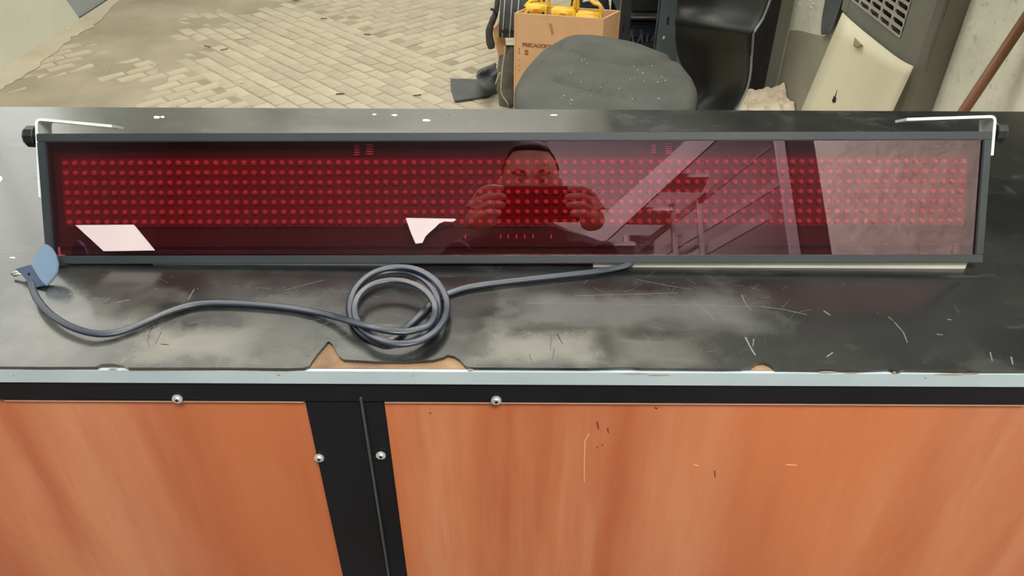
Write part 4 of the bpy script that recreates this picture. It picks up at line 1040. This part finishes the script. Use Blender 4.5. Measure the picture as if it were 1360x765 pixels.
for s in (-1, 1):
    bm = bmesh.new(); bmesh.ops.create_icosphere(bm, subdivisions=3, radius=.0115, matrix=HT @ M.Translation((s * .030, .0745, .004)))
    e_ = build('eyeball', bm, mat('eye', (.7, .66, .62), .2), pe, True)
    bm = bmesh.new(); bmesh.ops.create_icosphere(bm, subdivisions=2, radius=.0055, matrix=HT @ M.Translation((s * .030, .0828, .003))); build('iris', bm, m_hair, e_, True)
    bm = bmesh.new(); sweep(bm, [HT @ V(p) for p in [(s * .014, .098, .021), (s * .030, .095, .027), (s * .046, .082, .021)]], circ(.0032, 6)); build('eyebrow', bm, m_hair, pe, True)
    bm = bmesh.new(); bmesh.ops.create_uvsphere(bm, u_segments=14, v_segments=10, radius=1, matrix=HT @ M.Translation((s * .075, -.005, -.005)) @ M.Diagonal((.010, .020, .032, 1))); build('ear', bm, m_skin, pe, True)
bm = bmesh.new(); bmesh.ops.create_uvsphere(bm, u_segments=40, v_segments=28, radius=1)
dele = []
for v in bm.verts:
    x, y, z = v.co
    if z < (.70 if y > .25 else .25 if y > -.15 else -.5): dele.append(v)
    n_ = 1 + .03 * mn.noise(V((x, y, z)) * 5); v.co = HT @ V((x * .078 * n_, y * .101 * n_, z * .124 * n_))
bmesh.ops.delete(bm, geom=dele, context='VERTS')
o = build('hair', bm, m_hair, pe, True); s_ = o.modifiers.new('solid', 'SOLIDIFY'); s_.thickness = .008
# hands: palm, four curled fingers and a thumb closed on the phone's ends
def hand(c, s, wr_):
    P = [(wr_.x, wr_.y, wr_.z, .026, .021), (c.x + s * .012, c.y - .012, c.z - .022, .030, .016), (c.x + s * .008, c.y - .006, c.z + .012, .030, .014)]
    E = [(0, 1), (1, 2)]
    for k in range(4):
        z = c.z + .034 - .019 * k; L_ = (.9, 1.05, 1.0, .82)[k]; i = len(P)
        P += [(c.x + s * .010, c.y + .008, z, .0092), (c.x - s * .012 * L_, c.y + .019, z + .004, .0088), (c.x - s * .034 * L_, c.y + .016, z + .005, .0080), (c.x - s * .046 * L_, c.y + .013, z + .005, .0068)]
        E += [(2 if k < 2 else 1, i), (i, i + 1), (i + 1, i + 2), (i + 2, i + 3)]
    i = len(P)
    P += [(c.x + s * .004, c.y - .024, c.z - .004, .0115), (c.x - s * .018, c.y - .028, c.z + .012, .0100), (c.x - s * .036, c.y - .026, c.z + .018, .0082)]
    E += [(1, i), (i, i + 1), (i + 1, i + 2)]
    skinned('hand', P, E, m_skin, pe, 2)
phc = CAM - FW * .016; 
hand(V((.148, -.020, 1.375)), 1, V((.165, -.05, 1.338))); hand(V((-.066, -.020, 1.375)), -1, V((-.088, -.05, 1.338)))
ph = thing('phone', tuple(phc), 'black phone held sideways in both hands by the person', 'phone')
PM = M(((1, 0, 0, phc.x), (0, UP.y, -FW.y, phc.y), (0, UP.z, -FW.z, phc.z), (0, 0, 0, 1)))
bm = bmesh.new(); bx(bm, (-.040, -.062, -.004), (.135, .014, .004), .003, PM); build('phone_body', bm, m_phone, ph)
bm = bmesh.new(); bx(bm, (-.020, -.024, -.0052), (.006, .012, -.004), .0005, PM); build('lens_bar', bm, m_phone, ph)

# unseen ceiling frames added around the fill lamps
for nm, (x, y), (a, b) in [('added_frame_5', (-.7, 3.1), (3.2, 1.7)), ('added_frame_8', (-.9, 7.2), (3.2, 1.0)), ('added_frame_7', (.35, -1.3), (1.5, 1.2))]:
    bm = bmesh.new()
    for q in ((x - a/2 - .05, y - b/2 - .05, x + a/2 + .05, y - b/2), (x - a/2 - .05, y + b/2, x + a/2 + .05, y + b/2 + .05), (x - a/2 - .05, y - b/2, x - a/2, y + b/2), (x + a/2, y - b/2, x + a/2 + .05, y + b/2)):
        bx(bm, (q[0], q[1], 4.38), (q[2], q[3], 4.499))
    tag(build(nm, bm, m_edgel), kind='structure')

# ---------------------------------------------------------------- hang every part on its thing without moving it
bpy.context.view_layer.update()
for o in list(COL.objects):
    if o.parent is not None and o.parent in TH:
        o.matrix_parent_inverse = M.Translation(-TH[o.parent])
